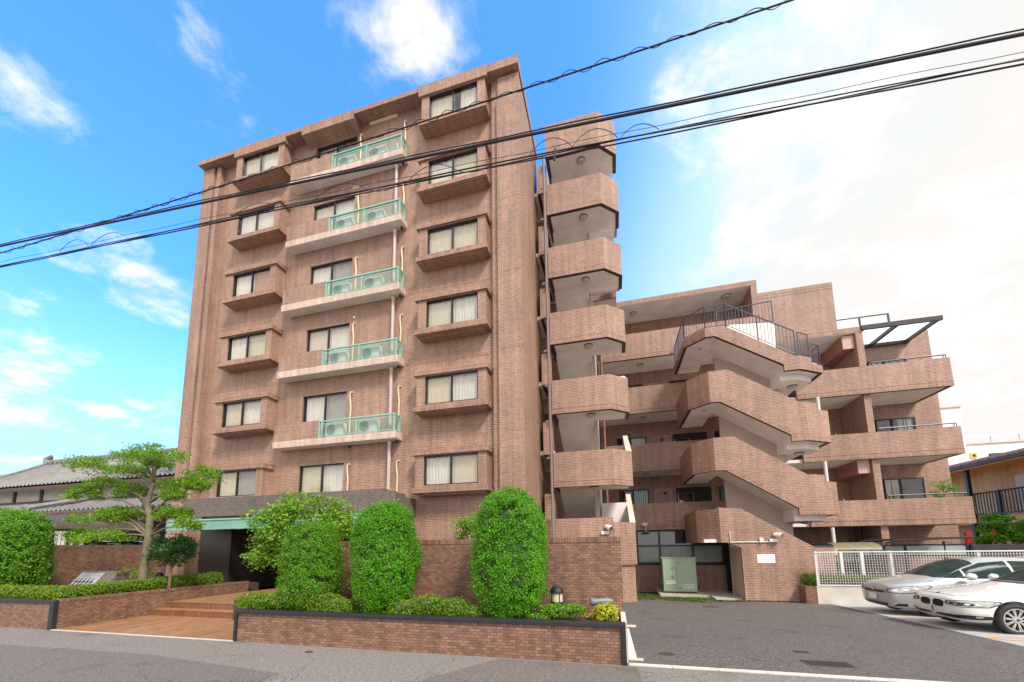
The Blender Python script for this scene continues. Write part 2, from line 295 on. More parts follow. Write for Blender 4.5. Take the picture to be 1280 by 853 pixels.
# ------------------------------------------------------------------ mesh builder
class MB:
    def __init__(s): s.v = []; s.f = []; s.m = []; s.mats = []
    def mi(s, m):
        if m not in s.mats: s.mats.append(m)
        return s.mats.index(m)
    def face(s, pts, m):
        i = len(s.v); s.v += [tuple(p) for p in pts]; s.f.append(tuple(range(i, i+len(pts)))); s.m.append(s.mi(m))
    def box(s, x0, x1, y0, y1, z0, z1, m, top=None, bot=None):
        if x0 > x1: x0, x1 = x1, x0
        if y0 > y1: y0, y1 = y1, y0
        if z0 > z1: z0, z1 = z1, z0
        a = [(x0, y0), (x1, y0), (x1, y1), (x0, y1)]; s.prism(a, z0, z1, m, top, bot); return s
    def prism(s, poly, z0, z1, m, top=None, bot=None):      # polygon in xy, extruded up
        ar = sum(poly[i][0]*poly[(i+1) % len(poly)][1]-poly[(i+1) % len(poly)][0]*poly[i][1] for i in range(len(poly)))
        if ar < 0: poly = poly[::-1]
        n = len(poly)
        for i in range(n):
            p, q = poly[i], poly[(i+1) % n]
            s.face([(*p, z0), (*q, z0), (*q, z1), (*p, z1)], m)
        s.face([(*p, z1) for p in poly], top or m); s.face([(*p, z0) for p in poly[::-1]], bot or m); return s
    def slab_xz(s, poly, y0, y1, m, under=None, undermat=None):   # polygon in xz, extruded in y
        ar = sum(poly[i][0]*poly[(i+1) % len(poly)][1]-poly[(i+1) % len(poly)][0]*poly[i][1] for i in range(len(poly)))
        if ar < 0: poly = poly[::-1]
        n = len(poly)
        s.face([(p[0], y0, p[1]) for p in poly], m); s.face([(p[0], y1, p[1]) for p in poly[::-1]], m)
        for i in range(n):
            p, q = poly[i], poly[(i+1) % n]
            mm = undermat if (undermat and q[0] > p[0]+1e-4) else m
            s.face([(p[0], y0, p[1]), (p[0], y1, p[1]), (q[0], y1, q[1]), (q[0], y0, q[1])], mm)
        return s
    def slab_yz(s, poly, x0, x1, m, undermat=None):
        ar = sum(poly[i][0]*poly[(i+1) % len(poly)][1]-poly[(i+1) % len(poly)][0]*poly[i][1] for i in range(len(poly)))
        if ar < 0: poly = poly[::-1]
        n = len(poly)
        s.face([(x1, p[0], p[1]) for p in poly], m); s.face([(x0, p[0], p[1]) for p in poly[::-1]], m)
        for i in range(n):
            p, q = poly[i], poly[(i+1) % n]
            mm = undermat if (undermat and q[0] > p[0]+1e-4) else m
            s.face([(x0, p[0], p[1]), (x0, q[0], q[1]), (x1, q[0], q[1]), (x1, p[0], p[1])][::-1], mm)
        return s
    def wallstrip(s, pts, th, m, capm=None, botm=None):
        """vertical wall following (x,y,z0,z1) stations; outer face on the given line, thickness th to the left of travel"""
        n = len(pts); inn = []
        for i in range(n):
            x, y = pts[i][:2]
            nv = Vector((0, 0))
            for a, b in ((i-1, i), (i, i+1)):
                if a < 0 or b >= n: continue
                d = Vector((pts[b][0]-pts[a][0], pts[b][1]-pts[a][1]))
                if d.length < 1e-6: continue
                d.normalize(); nv += Vector((-d.y, d.x))
            nv.normalize(); k = th
            if 0 < i < n-1:
                d = Vector((pts[i+1][0]-x, pts[i+1][1]-y))
                if d.length > 1e-6:
                    d.normalize(); c = abs(nv.dot(Vector((-d.y, d.x)))); k = th/max(c, 0.4)
            inn.append((x+nv.x*k, y+nv.y*k))
        for i in range(n-1):
            a, b = pts[i], pts[i+1]; ai, bi = inn[i], inn[i+1]
            s.face([(a[0], a[1], a[2]), (b[0], b[1], b[2]), (b[0], b[1], b[3]), (a[0], a[1], a[3])], m)
            s.face([(*bi, b[2]), (*ai, a[2]), (*ai, a[3]), (*bi, b[3])], m)
            s.face([(a[0], a[1], a[3]), (b[0], b[1], b[3]), (*bi, b[3]), (*ai, a[3])], capm or m)
            s.face([(*ai, a[2]), (*bi, b[2]), (b[0], b[1], b[2]), (a[0], a[1], a[2])], botm or m)
        a, ai = pts[0], inn[0]; s.face([(*ai, a[2]), (a[0], a[1], a[2]), (a[0], a[1], a[3]), (*ai, a[3])], m)
        a, ai = pts[-1], inn[-1]; s.face([(a[0], a[1], a[2]), (*ai, a[2]), (*ai, a[3]), (a[0], a[1], a[3])], m)
        return s
    def tube(s, pts, r, m, n=6, caps=True):
        pts = [Vector(p) for p in pts]; rs = r if isinstance(r, (list, tuple)) else [r]*len(pts)
        rings = []; ref = None
        for i, p in enumerate(pts):
            d = (pts[min(i+1, len(pts)-1)]-pts[max(i-1, 0)]).normalized()
            if ref is None: ref = d.orthogonal().normalized()
            u = (ref-d*ref.dot(d))
            u = u.normalized() if u.length > 1e-5 else d.orthogonal().normalized()
            ref = u; v = d.cross(u); b = len(s.v)
            for k in range(n):
                a = 2*math.pi*k/n; s.v.append(tuple(p+(u*math.cos(a)+v*math.sin(a))*rs[i]))
            rings.append(b)
        q = s.mi(m)
        for a, b in zip(rings, rings[1:]):
            for k in range(n): s.f.append((a+k, a+(k+1) % n, b+(k+1) % n, b+k)); s.m.append(q)
        if caps:
            s.f.append(tuple(rings[0]+k for k in range(n))[::-1]); s.m.append(q)
            s.f.append(tuple(rings[-1]+k for k in range(n))); s.m.append(q)
        return s
    def lathe(s, prof, c, m, n=16, axis='z'):
        q = s.mi(m); rings = []
        for r, h in prof:
            b = len(s.v)
            for k in range(n):
                a = 2*math.pi*k/n; x, y = r*math.cos(a), r*math.sin(a)
                p = {'z': (x, y, h), 'y': (x, h, y), 'x': (h, x, y)}[axis]
                s.v.append((c[0]+p[0], c[1]+p[1], c[2]+p[2]))
            rings.append(b)
        for a, b in zip(rings, rings[1:]):
            for k in range(n):
                fc = (a+k, a+(k+1) % n, b+(k+1) % n, b+k)
                s.f.append(fc if axis != 'y' else fc[::-1]); s.m.append(q)
        return s
    def add_np(s, V, Fq, m):
        b = len(s.v); s.v += [tuple(p) for p in V]; q = s.mi(m)
        for f in Fq: s.f.append(tuple(int(b+i) for i in f)); s.m.append(q)
    def build(s, name, parent=None, off=None, smooth=False, bevel=0.0):
        if off is None: off = root_loc(parent)
        V = np.array(s.v, dtype=np.float64)-np.array(off)
        me = bpy.data.meshes.new(name); me.from_pydata(V.tolist(), [], s.f)
        for m in s.mats: me.materials.append(MATS[m])
        me.polygons.foreach_set('material_index', s.m)
        if smooth: me.polygons.foreach_set('use_smooth', [True]*len(s.f))
        uv = me.uv_layers.new(name='UVMap')
        nl = len(me.loops); no = np.zeros(len(s.f)*3); me.polygons.foreach_get('normal', no); no = no.reshape(-1, 3)
        lt = np.zeros(len(s.f), dtype=np.int64); me.polygons.foreach_get('loop_total', lt)
        li = np.zeros(nl, dtype=np.int64); me.loops.foreach_get('vertex_index', li)
        fn = np.repeat(no, lt, axis=0); P = V[li]+np.array(off)
        t = np.stack([-fn[:, 1], fn[:, 0], np.zeros(nl)], 1); tl = np.linalg.norm(t, axis=1)
        hor = tl < 0.05
        t[hor] = (1, 0, 0); t /= np.linalg.norm(t, axis=1)[:, None]
        u = (P*t).sum(1); b = np.cross(fn, t); vv = (P*b).sum(1)
        vert = np.abs(fn[:, 2]) < 0.02
        vv[vert] = P[vert, 2]
        uvd = np.stack([u, vv], 1).astype(np.float32).ravel(); uv.data.foreach_set('uv', uvd)
        me.update()
        o = bpy.data.objects.new(name, me); COL.objects.link(o)
        if parent is not None: o.parent = parent
        else: o.location = off
        if bevel:
            bm = bmesh.new(); bm.from_mesh(me); bmesh.ops.remove_doubles(bm, verts=bm.verts, dist=1e-4)
            ed = [e for e in bm.edges if len(e.link_faces) == 2 and e.calc_face_angle(0) > 0.5]
            bmesh.ops.bevel(bm, geom=ed, offset=bevel, segments=2, affect='EDGES', profile=0.6); bm.to_mesh(me); bm.free()
        return o
LOCS = {}
def root_loc(o):
    if o is None: return (0, 0, 0)
    while o.parent is not None: o = o.parent
    return LOCS.get(o.name, tuple(o.location))
def tag(o, label, cat, group=None):
    o['label'] = label; o['category'] = cat
    if group: o['group'] = group
    return o
def thing(name, loc, label, cat, group=None):
    o = bpy.data.objects.new(name, None); o.empty_display_size = 0.2; COL.objects.link(o); o.location = loc
    LOCS[o.name] = tuple(loc); return tag(o, label, cat, group)
def solo(mb, name, loc, label, cat, group=None, **k):
    o = mb.build(name, None, off=loc, **k); LOCS[o.name] = tuple(loc); return tag(o, label, cat, group)
def setting(mb, name, kind='structure', **k):
    o = mb.build(name, None, off=(0, 0, 0), **k); o['kind'] = kind; return o
def children(o): return [c for c in bpy.data.objects if c.parent == o]
def dup(o, shift=None, parent=None, loc=None, label=None):
    c = o.copy(); COL.objects.link(c)
    if parent is not None: c.parent = parent
    if shift is not None: c.location = Vector(o.location)+Vector(shift)
    if loc is not None: c.location = loc
    if label: c['label'] = label
    for ch in children(o): dup(ch, parent=c)
    return c
LOT = 0.036
def lotz(y): return -LOT*(y+5.9) if y > -5.9 else 0.0

# ================================================================== SETTING
g = MB()
xs = [-600, 6.78, 700]; ys = [-600, -5.9, 14, 900]
for i in range(2):
    for j in range(3):
        p = [(xs[i], ys[j]), (xs[i+1], ys[j]), (xs[i+1], ys[j+1]), (xs[i], ys[j+1])]
        zz = lambda y: 0.0 if y <= -5.9 else lotz(min(y, 14))
        g.face([(x, y, zz(y)) for x, y in p], 'asphalt')
setting(g, 'ground')
g = MB()
def sheet(mb, poly, m, lift):
    mb.face([(x, y, lotz(y)+lift) for x, y in poly], m)
sheet(g, [(6.80, -5.82), (40, -5.82), (40, 12), (6.80, 12)], 'asphalt_lot', 0.004); setting(g, 'parking_lot')
g = MB(); sheet(g, [(13.40, -5.70), (30, -5.70), (30, 3.93), (13.77, 3.93)], 'lot_concrete', 0.008); setting(g, 'parking_bay_pavement')
g = MB()
for i in range(12):
    x0 = 6.80+i*0.6; g.box(x0, x0+0.592, -5.955, -5.835, -0.05, 0.009, 'kerb')
for i in range(30):
    x0 = 14.0+i*0.6; g.box(x0, x0+0.592, -5.955, -5.835, -0.05, 0.009, 'kerb')
setting(g, 'kerb_strip')
g = MB()
g.face([(x, y, 0.004) for x, y in [(4.85, -6.02), (6.9, -6.02), (7.0, -7.6), (3.9, -7.6)]], 'asphalt_patch')
g.face([(x, y, 0.004) for x, y in [(-30, -7.6), (-1.0, -7.05), (2.0, -7.4), (2.2, -9.5), (-30, -9.5)]], 'asphalt_patch')
setting(g, 'road_patch')
def ring_mark(cx, cy, hx, hy, wd):
    mb = MB(); n = 40; lift = 0.012
    def pt(t, a, b): return (cx+math.copysign(abs(math.cos(t))**0.6, math.cos(t))*a, cy+math.sin(t)*b)
    for i in range(n):
        t0, t1 = 2*math.pi*i/n, 2*math.pi*(i+1)/n
        q = [pt(t0, hx, hy), pt(t1, hx, hy), pt(t1, hx-wd, hy-wd*0.75), pt(t0, hx-wd, hy-wd*0.75)]
        mb.face([(x, y, lotz(y)+lift) for x, y in q], 'line_orange')
    return mb
setting(ring_mark(14.35, -2.22, 0.80, 0.20, 0.12), 'painted_marking'); setting(ring_mark(14.40, 0.66, 0.75, 0.17, 0.11), 'painted_marking')
# entrance path with two broad steps
g = MB()
g.box(-5.70, -0.47, -5.93, -4.0, -0.4, 0.006, 'paving'); g.box(-5.70, -0.47, -3.998, -3.6, -0.4, 0.15, 'paving')
g.box(-5.70, -0.47, -3.598, 4.0, -0.4, 0.30, 'paving'); setting(g, 'entrance_path')
g = MB(); g.box(-5.70, -0.47, -4.012, -3.9985, 0.012, 0.151, 'paving_dark'); g.box(-5.70, -0.47, -3.612, -3.5985, 0.156, 0.301, 'paving_dark'); setting(g, 'step_riser')  # darker riser colour stands in for shade; even light leaves the steps faint
g = MB()
for x in range(-6, 0): pass
g.box(-5.70, -0.47, -5.99, -5.932, -0.05, 0.010, 'kerb'); setting(g, 'path_edge_strip')

# ================================================================== APARTMENT BUILDING
BL = (-3.8, 0.66, 0.0)
bld = thing('apartment_building', BL, 'seven storey reddish brown tiled apartment building with green balcony railings and zigzag outside stairs', 'apartment building')
def part(mb, name, parent=bld, **k): return mb.build(name, parent, **k)
def Zk(k): return 2.9*k-2
WY = 0.46
FW = (12.212+WY)/(12.212+0.66)                                    # wall plane was surveyed 0.2 m further back
def wx(x): return 6.673+(x-6.673)*FW
def wz(z): return 1.745+(z-1.745)*FW
def wall_holes(mb, x0, x1, z0, z1, y, holes, m, depth):
    xs = sorted({x0, x1, *[h[0] for h in holes], *[h[1] for h in holes]}); zs = sorted({z0, z1, *[h[2] for h in holes], *[h[3] for h in holes]})
    for a, b in zip(xs, xs[1:]):
        for c, d in zip(zs, zs[1:]):
            if any(h[0]-1e-6 <= a and b <= h[1]+1e-6 and h[2]-1e-6 <= c and d <= h[3]+1e-6 for h in holes): continue
            mb.face([(a, y, c), (b, y, c), (b, y, d), (a, y, d)], m)
    for h in holes:
        a, b, c, d = h; Y = y+depth
        mb.face([(a, y, c), (a, Y, c), (b, Y, c), (b, y, c)][::-1], m); mb.face([(a, y, d), (b, y, d), (b, Y, d), (a, Y, d)][::-1], m)
        mb.face([(a, y, c), (a, y, d), (a, Y, d), (a, Y, c)][::-1], m); mb.face([(b, y, c), (b, Y, c), (b, Y, d), (b, y, d)][::-1], m)
ROOF = 19.72
# tower main wall
g = MB(); holes = []
for k in range(2, 8): holes.append((wx(-5.42), wx(-3.34), wz(Zk(k)-0.75), wz(Zk(k)+1.25)))
for k in range(2, 8):
    for bx in (-9.20, 0.0): holes.append((bx+0.40, bx+2.39, Zk(k)+0.05, Zk(k)+1.09))
wall_holes(g, -11.25, 3.60, 2.6, ROOF, WY, holes, 'tile', 0.14)
g.face([(-0.4, WY, -0.4), (3.60, WY, -0.4), (3.60, WY, 2.6), (-0.4, WY, 2.6)], 'tile')
g.face([(-11.25, WY, -0.4), (-9.0, WY, -0.4), (-9.0, WY, 2.6), (-11.25, WY, 2.6)], 'tile')
g.box(-11.25, 3.60, 9.9, 10.0, -0.6, ROOF, 'tile'); g.box(-11.27, -11.25, WY, 10, -0.6, ROOF, 'tile')
g.face([(3.60, 3.7, -0.6), (3.60, 10, -0.6), (3.60, 10, ROOF), (3.60, 3.7, ROOF)], 'tile')
g.face([(-11.25, WY+.1, ROOF-.02), (3.6, WY+.1, ROOF-.02), (3.6, 10, ROOF-.02), (-11.25, 10, ROOF-.02)], 'concrete')
part(g, 'tower_wall')
for k in range(2, 8):
    z = Zk(k)-0.98
    for a, b in ((-10.45, -6.3), (-0.75, 2.74)):
        g = MB(); g.box(a, b, WY-0.004, WY+0.002, z-0.11, z, 'tile_soldier'); part(g, 'tile_course')
for side in (0, 1):                                              # corner pilasters with a flute
    g = MB()
    if side == 0:
        g.box(-11.37, -10.74, 0.18, WY+0.3, -0.4, 19.55, 'tile'); g.box(-10.74, -10.58, 0.33, WY+0.1, -0.4, 19.55, 'tile')
        g.box(-10.58, -10.37, 0.18, WY+0.1, -0.4, 18.55, 'tile'); g.box(-10.5801, -10.37, 0.22, WY+0.1, 18.551, 19.55, 'tile')
    else:
        g.box(3.09, 3.15, 0.18, WY+0.1, -0.4, 18.5, 'tile'); g.box(2.86, 3.09, 0.30, WY+0.1, -0.4, 19.5, 'tile')
        g.box(3.15, 3.95, 0.18, 3.75, -0.4, ROOF-0.28, 'tile'); g.box(3.11, 3.15, 0.22, WY+0.1, 18.501, ROOF-0.28, 'tile')
        for k in range(2, 8):
            z = Zk(k)-0.98; g.box(3.15, 3.955, 0.176, 0.1799, z-0.11, z, 'tile_soldier')
    part(g, 'corner_pilaster')
# cornice
g = MB()
def cor(x0, x1, y0, zb, zt=19.86): g.box(x0, x1, y0, WY+0.5, zb, zt, 'tile_soldier', bot='tile')
cor(-11.44, -9.26, -0.04, 19.66); cor(-9.26, -6.45, -0.07, 19.40); cor(-6.45, -5.60, -0.04, 19.66)
g.slab_yz([(-0.055, 19.44), (-0.055, 19.86), (WY+0.5, 19.86), (WY+0.5, 19.30), (WY, 19.30)], -5.60, -3.02, 'tile_soldier', undermat='tile')
cor(-3.02, -0.04, -0.04, 19.66); cor(-0.04, 2.79, -0.07, 19.40)
g.box(2.79, 3.99, -0.045, 3.8, 19.52, 19.86, 'tile_soldier', bot='tile')
part(g, 'cornice')

def sliding_panes(root, x0, x1, z0, z1, y, fm, curtains, split=0.5, fw_=0.045, cd_=0.12, name='window_frame'):
    """frame, two glass panes, curtains behind: returns list of objects under root"""
    g = MB()
    g.box(x0, x1, y, y+0.07, z0, z0+fw_, fm); g.box(x0, x1, y, y+0.07, z1-fw_, z1, fm)
    g.box(x0, x0+fw_, y, y+0.07, z0+fw_, z1-fw_, fm); g.box(x1-fw_, x1, y, y+0.07, z0+fw_, z1-fw_, fm)
    xm = x0+(x1-x0)*split; g.box(xm-0.03, xm+0.03, y-0.012, y+0.06, z0+fw_, z1-fw_, fm)
    f = part(g, name, root)
    for a, b, dy in ((x0+fw_, xm-0.03, 0.045), (xm+0.03, x1-fw_, 0.02)):
        q = MB(); q.face([(a, y+dy, z0+fw_), (b, y+dy, z0+fw_), (b, y+dy, z1-fw_), (a, y+dy, z1-fw_)], 'glass'); part(q, 'window_pane', root)
    for i, cm in enumerate(curtains):
        if cm is None: continue
        a, b = (x0+0.02, xm+0.02) if i == 0 else (xm-0.02, x1-0.02)
        if rng.random() < 0.08 and cm != 'curtain_cream':
            if i == 0: b -= (b-a)*rng.uniform(0.2, 0.45)
            else: a += (b-a)*rng.uniform(0.15, 0.4)
        part(curtain_mb(a, b, z0, z1, y+cd_+0.01*i, cm), 'curtain', root)
    return f
def curtain_mb(a, b, z0, z1, y, m, fold=0.018):
    q = MB(); n = max(6, int((b-a)/0.035)); ph = rng.random()*6
    flat = m in ('curtain_cream', 'curtain_orange')
    if flat: fold *= 0.35
    X = [a+(b-a)*i/n for i in range(n+1)]; Yv = [y+fold*math.sin(ph+i*1.9)+fold*0.6*math.sin(ph*2+i*0.7) for i in range(n+1)]
    for i in range(n): q.face([(X[i], Yv[i], z0), (X[i+1], Yv[i+1], z0), (X[i+1], Yv[i+1], z1), (X[i], Yv[i], z1)], m)
    return q
def dark_box(root, x0, x1, y0, y1, z0, z1, name='window_recess'):
    q = MB()
    q.face([(x0, y1, z0), (x1, y1, z0), (x1, y1, z1), (x0, y1, z1)], 'room_dark')
    q.face([(x0, y0, z0), (x0, y1, z0), (x0, y1, z1), (x0, y0, z1)], 'room_dark'); q.face([(x1, y0, z0), (x1, y1, z0), (x1, y1, z1), (x1, y0, z1)], 'room_dark')
    q.face([(x0, y0, z0), (x1, y0, z0), (x1, y1, z0), (x0, y1, z0)], 'room_dark'); q.face([(x0, y0, z1), (x1, y0, z1), (x1, y1, z1), (x0, y1, z1)], 'room_dark')
    return part(q, name, root)
def bay(k, bx, curtains, upper=True):
    z = Zk(k); g = MB(); x0, x1 = bx+0.07, bx+2.69
    wall_holes(g, x0, x1, z-0.02, z+1.12, 0.0, [(bx+0.40, bx+2.39, z+0.05, z+1.09)], 'tile', 0.10)
    g.face([(x1, 0, z-0.02), (x1, WY, z-0.02), (x1, WY, z+1.12), (x1, 0, z+1.12)], 'tile'); g.face([(x0, 0, z-0.02), (x0, 0, z+1.12), (x0, WY, z+1.12), (x0, WY, z-0.02)], 'tile')
    root = part(g, 'bay_window')
    g = MB()
    g.box(bx-0.02, bx+2.76, -0.07, WY-0.01, z-0.20, z-0.021, 'tile_soldier', bot='tile')
    g.box(bx+0.03, bx+2.71, -0.02, WY-0.01, z-0.225, z-0.2005, 'tile'); g.box(bx+0.09, bx+2.65, 0.04, WY-0.01, z-0.25, z-0.2255, 'tile'); g.box(bx+0.14, bx+2.60, 0.09, WY-0.01, z-0.27, z-0.2505, 'tile')
    part(g, 'window_sill', root)
    if upper:
        g = MB(); g.box(bx-0.03, bx+2.77, -0.07, WY-0.01, z+1.121, z+1.30, 'tile_soldier', bot='tile'); part(g, 'window_lintel', root)
    sliding_panes(root, bx+0.40, bx+2.39, z+0.05, z+1.09, 0.055, 'frame_dark', curtains, split=0.5)
    dark_box(root, bx+0.38, bx+2.41, 0.12, 0.44, z+0.03, z+1.11)
    return root
cw, cc, cg, ct, co_ = 'curtain_white', 'curtain_cream', 'curtain_grey', 'curtain_teal', 'curtain_orange'
for k, (a, b) in {7: ((cc, cw), (cc, cw)), 6: ((cw, cw), (cw, cc)), 5: ((cw, co_), (cc, cc)), 4: ((cw, cc), (cc, cw)), 3: ((cc, cw), (cc, cw)), 2: ((cc, cg), (cw, cc))}.items():
    bay(k, -9.22, a, k < 7); bay(k, 0.0, b, k < 7)
# balcony doors and balconies
dc = {7: (cc, cg), 6: (cc, cw), 5: (cw, cg), 4: (cc, cw), 3: (cw, cg), 2: (cc, cw)}
for k in range(2, 8):
    z = Zk(k); g = MB(); x0, x1, z0, z1 = wx(-5.42), wx(-3.34), wz(z-0.75), wz(z+1.25)
    g.box(x0, x1, WY+0.135, WY+0.15, z0, z0+0.04, 'frame_dark'); root = part(g, 'balcony_door')
    sliding_panes(root, x0, x1, z0, z1, WY+0.06, 'frame_dark', dc[k], name='door_frame'); dark_box(root, x0-0.02, x1+0.02, WY+0.145, WY+0.9, z0, z1)
    for hx in (-3.10, -0.98):
        q = MB(); hx = wx(hx); zz = wz(z+1.12)
        q.tube([(hx+0.05, WY+0.02, zz+0.02), (hx+0.02, WY-0.05, zz+0.05), (hx-0.03, WY-0.06, zz-0.02), (hx-0.04, WY-0.05, zz-0.2), (hx, WY-0.04, zz-0.55), (hx-0.02, WY-0.04, wz(z-0.6))], 0.032, 'hose_cream', 6)
        part(q, 'hose_cover')
def lattice(mb, p0, p1, z0, z1, m, step=0.115, w=0.0065, th=0.008):
    """diagonal lattice between two ground points"""
    p0 = Vector(p0); p1 = Vector(p1); L = (p1-p0).length; d = (p1-p0)/L; H = z1-z0
    nrm = Vector((-d.y, d.x))
    for s in (1, -1):
        t = -H
        while t < L:
            a, b = (t, 0.0), (t+H, H)
            if a[0] < 0: a = (0, -t)
            if b[0] > L: b = (L, L-t)
            if b[1]-a[1] > 0.02:
                if s < 0: a2, b2 = (L-a[0], a[1]), (L-b[0], b[1])
                else: a2, b2 = a, b
                u = Vector((b2[0]-a2[0], b2[1]-a2[1])).normalized(); pr = Vector((-u.y, u.x))*w
                off = nrm*th*s
                def P(q): v = p0+d*q[0]+off; return (v.x, v.y, z0+q[1])
                mb.face([P((a2[0]-pr.x, a2[1]-pr.y)), P((b2[0]-pr.x, b2[1]-pr.y)), P((b2[0]+pr.x, b2[1]+pr.y)), P((a2[0]+pr.x, a2[1]+pr.y))], m)
            t += step
BK = 12.212/12.312
def bx_(x): return 6.673+(x-6.673)*BK
for k in range(3, 8):
    z = 1.745+(Zk(k)-1.745)*BK; g = MB()
    g.box(-6.13, -0.72, 0.0, WY-0.005, z-1.0, z-0.74, 'tile_pale', top='concrete', bot='concrete_paint'); root = part(g, 'balcony')
    g = MB(); g.box(-6.11, -4.03, 0.02, 0.14, z-0.738, z-0.05, 'tile'); g.box(-6.11, -5.99, 0.14, WY-0.01, z-0.738, z-0.05, 'tile'); part(g, 'balcony_parapet', root)
    g = MB(); y = 0.03; zt, zb = z-0.11, z-0.73
    m = 'green_metal'
    for x in (-4.0, -2.38, -0.80): g.box(x-0.025, x+0.025, y-0.02, y+0.03, zb, zt-0.021, m)
    g.box(-0.825, -0.775, WY-0.08, WY-0.03, zb, zt-0.021, m)
    g.box(-4.02, -0.77, y-0.03, y+0.035, zt-0.02, zt+0.03, m); g.box(-0.83, -0.77, y+0.036, WY-0.01, zt-0.02, zt+0.03, m)
    for zz in (zt-0.10, zb+0.05):
        g.box(-3.97, -2.41, y-0.008, y+0.015, zz-0.015, zz+0.015, m); g.box(-2.35, -0.83, y-0.008, y+0.015, zz-0.015, zz+0.015, m)
        g.box(-0.812, -0.788, y+0.03, WY-0.08, zz-0.015, zz+0.015, m)
    lattice(g, (-3.97, y), (-2.41, y), zb+0.06, zt-0.11, m); lattice(g, (-2.35, y), (-0.83, y), zb+0.06, zt-0.11, m)
    lattice(g, (-0.80, y+0.03), (-0.80, WY-0.08), zb+0.06, zt-0.11, m)
    part(g, 'balcony_railing', root)
    q = MB(); q.lathe([(0.0, 0.0), (0.05, 0.0), (0.05, 0.07), (0, 0.07)], (-0.88, WY-0.12, z-1.09), 'black_plastic', 10); part(q, 'drain_trap', root)
g = MB()
g.tube([(-1.16, 0.32, 3.5), (-1.16, 0.32, 18.05)], 0.062, 'pipe_pink', 12)
for k in range(3, 8): g.tube([(-1.16, 0.32, wz(Zk(k)-1.14)), (-1.16, 0.32, wz(Zk(k)-1.03))], 0.075, 'hose_cream', 12)
part(g, 'drain_pipe')
g = MB(); g.box(-2.55, -1.25, WY-0.06, WY-0.005, 19.50, 19.64, 'hose_cream'); part(g, 'eaves_light')
g = MB(); g.box(-3.30, -2.98, WY-0.012, WY-0.003, Zk(6)+1.30, Zk(6)+1.44, 'hose_cream'); part(g, 'wall_patch')
for k in (3, 4):
    g = MB(); g.lathe([(0, -0.05), (0.05, -0.05), (0.055, 0.0)], (-2.95, WY-0.002, Zk(4)+1.28 if k == 4 else Zk(3)-1.1), 'white_paint' if k == 4 else 'black_plastic', 10, 'y'); part(g, 'wall_vent')
# entrance canopy and dark granite porch
g = MB()
g.slab_xz([(-9.15, 2.86), (-9.15, 3.68), (-0.55, 3.68), (-0.55, 2.86), (-1.7, 2.86), (-1.7, 2.99), (-8.25, 2.99), (-8.25, 2.86)], -0.9, -0.6, 'granite')
g.box(-8.25, -1.7, -0.80, -0.6, 2.80, 2.988, 'granite'); g.box(-9.15, -0.55, -0.598, WY+0.1, 2.86, 3.66, 'granite')
g.slab_yz([(-0.9, 2.862), (-0.6, 2.862), (-0.2, 2.862), (WY, 2.862), (WY, 3.45), (-0.6, 3.45), (-0.9, 3.60)], -0.548, -0.12, 'granite')
can = part(g, 'entrance_canopy')
g = MB(); x0, x1 = -9.3, -1.2
g.slab_yz([(-1.35, 2.50), (-1.35, 2.80), (-1.25, 2.86), (-0.902, 2.86), (-0.902, 2.50)], x0, x1, 'verdigris'); part(g, 'green_fascia', can)
g = MB()
for i in range(9): x = x0+0.05+i*1.0; g.box(x, x+0.02, -1.362, -1.351, 2.52, 2.79, 'green_metal')
g.box(x0, x1, -1.372, -1.351, 2.795, 2.83, 'verdigris'); g.box(x0, x1, -1.372, -1.351, 2.47, 2.515, 'green_metal'); part(g, 'fascia_seam', can)
g = MB(); g.lathe([(0, 0), (0.11, 0), (0.12, 0.03)], (-6.3, -1.0, 2.468), 'lamp_shell', 14); part(g, 'ceiling_lamp', can)
g = MB()
g.box(-9.15, -7.6, -0.2, WY+0.02, 0.2, 2.858, 'granite_dark'); g.box(-7.6, -0.5, 2.3, 2.4, 0.2, 3.0, 'granite_dark'); g.box(-7.6, -7.5, WY+0.02, 2.3, 0.2, 2.858, 'granite_dark')
g.box(-5.0, -0.5, 1.2, 2.3, 0.3, 2.856, 'granite_dark'); g.box(-0.5, -0.4, -0.3, 2.3, 0.2, 2.858, 'granite_dark')
por = part(g, 'porch_wall')
g = MB(); g.lathe([(0.0, -0.12), (0.045, -0.11), (0.06, -0.05), (0.05, 0.0)], (-6.35, 2.28, 2.05), 'lamp_on', 10, 'y'); part(g, 'wall_lamp', por)
g = MB(); g.box(-6.35, -5.85, 2.25, 2.29, 1.75, 1.9, 'black_plastic'); part(g, 'name_plate', por)

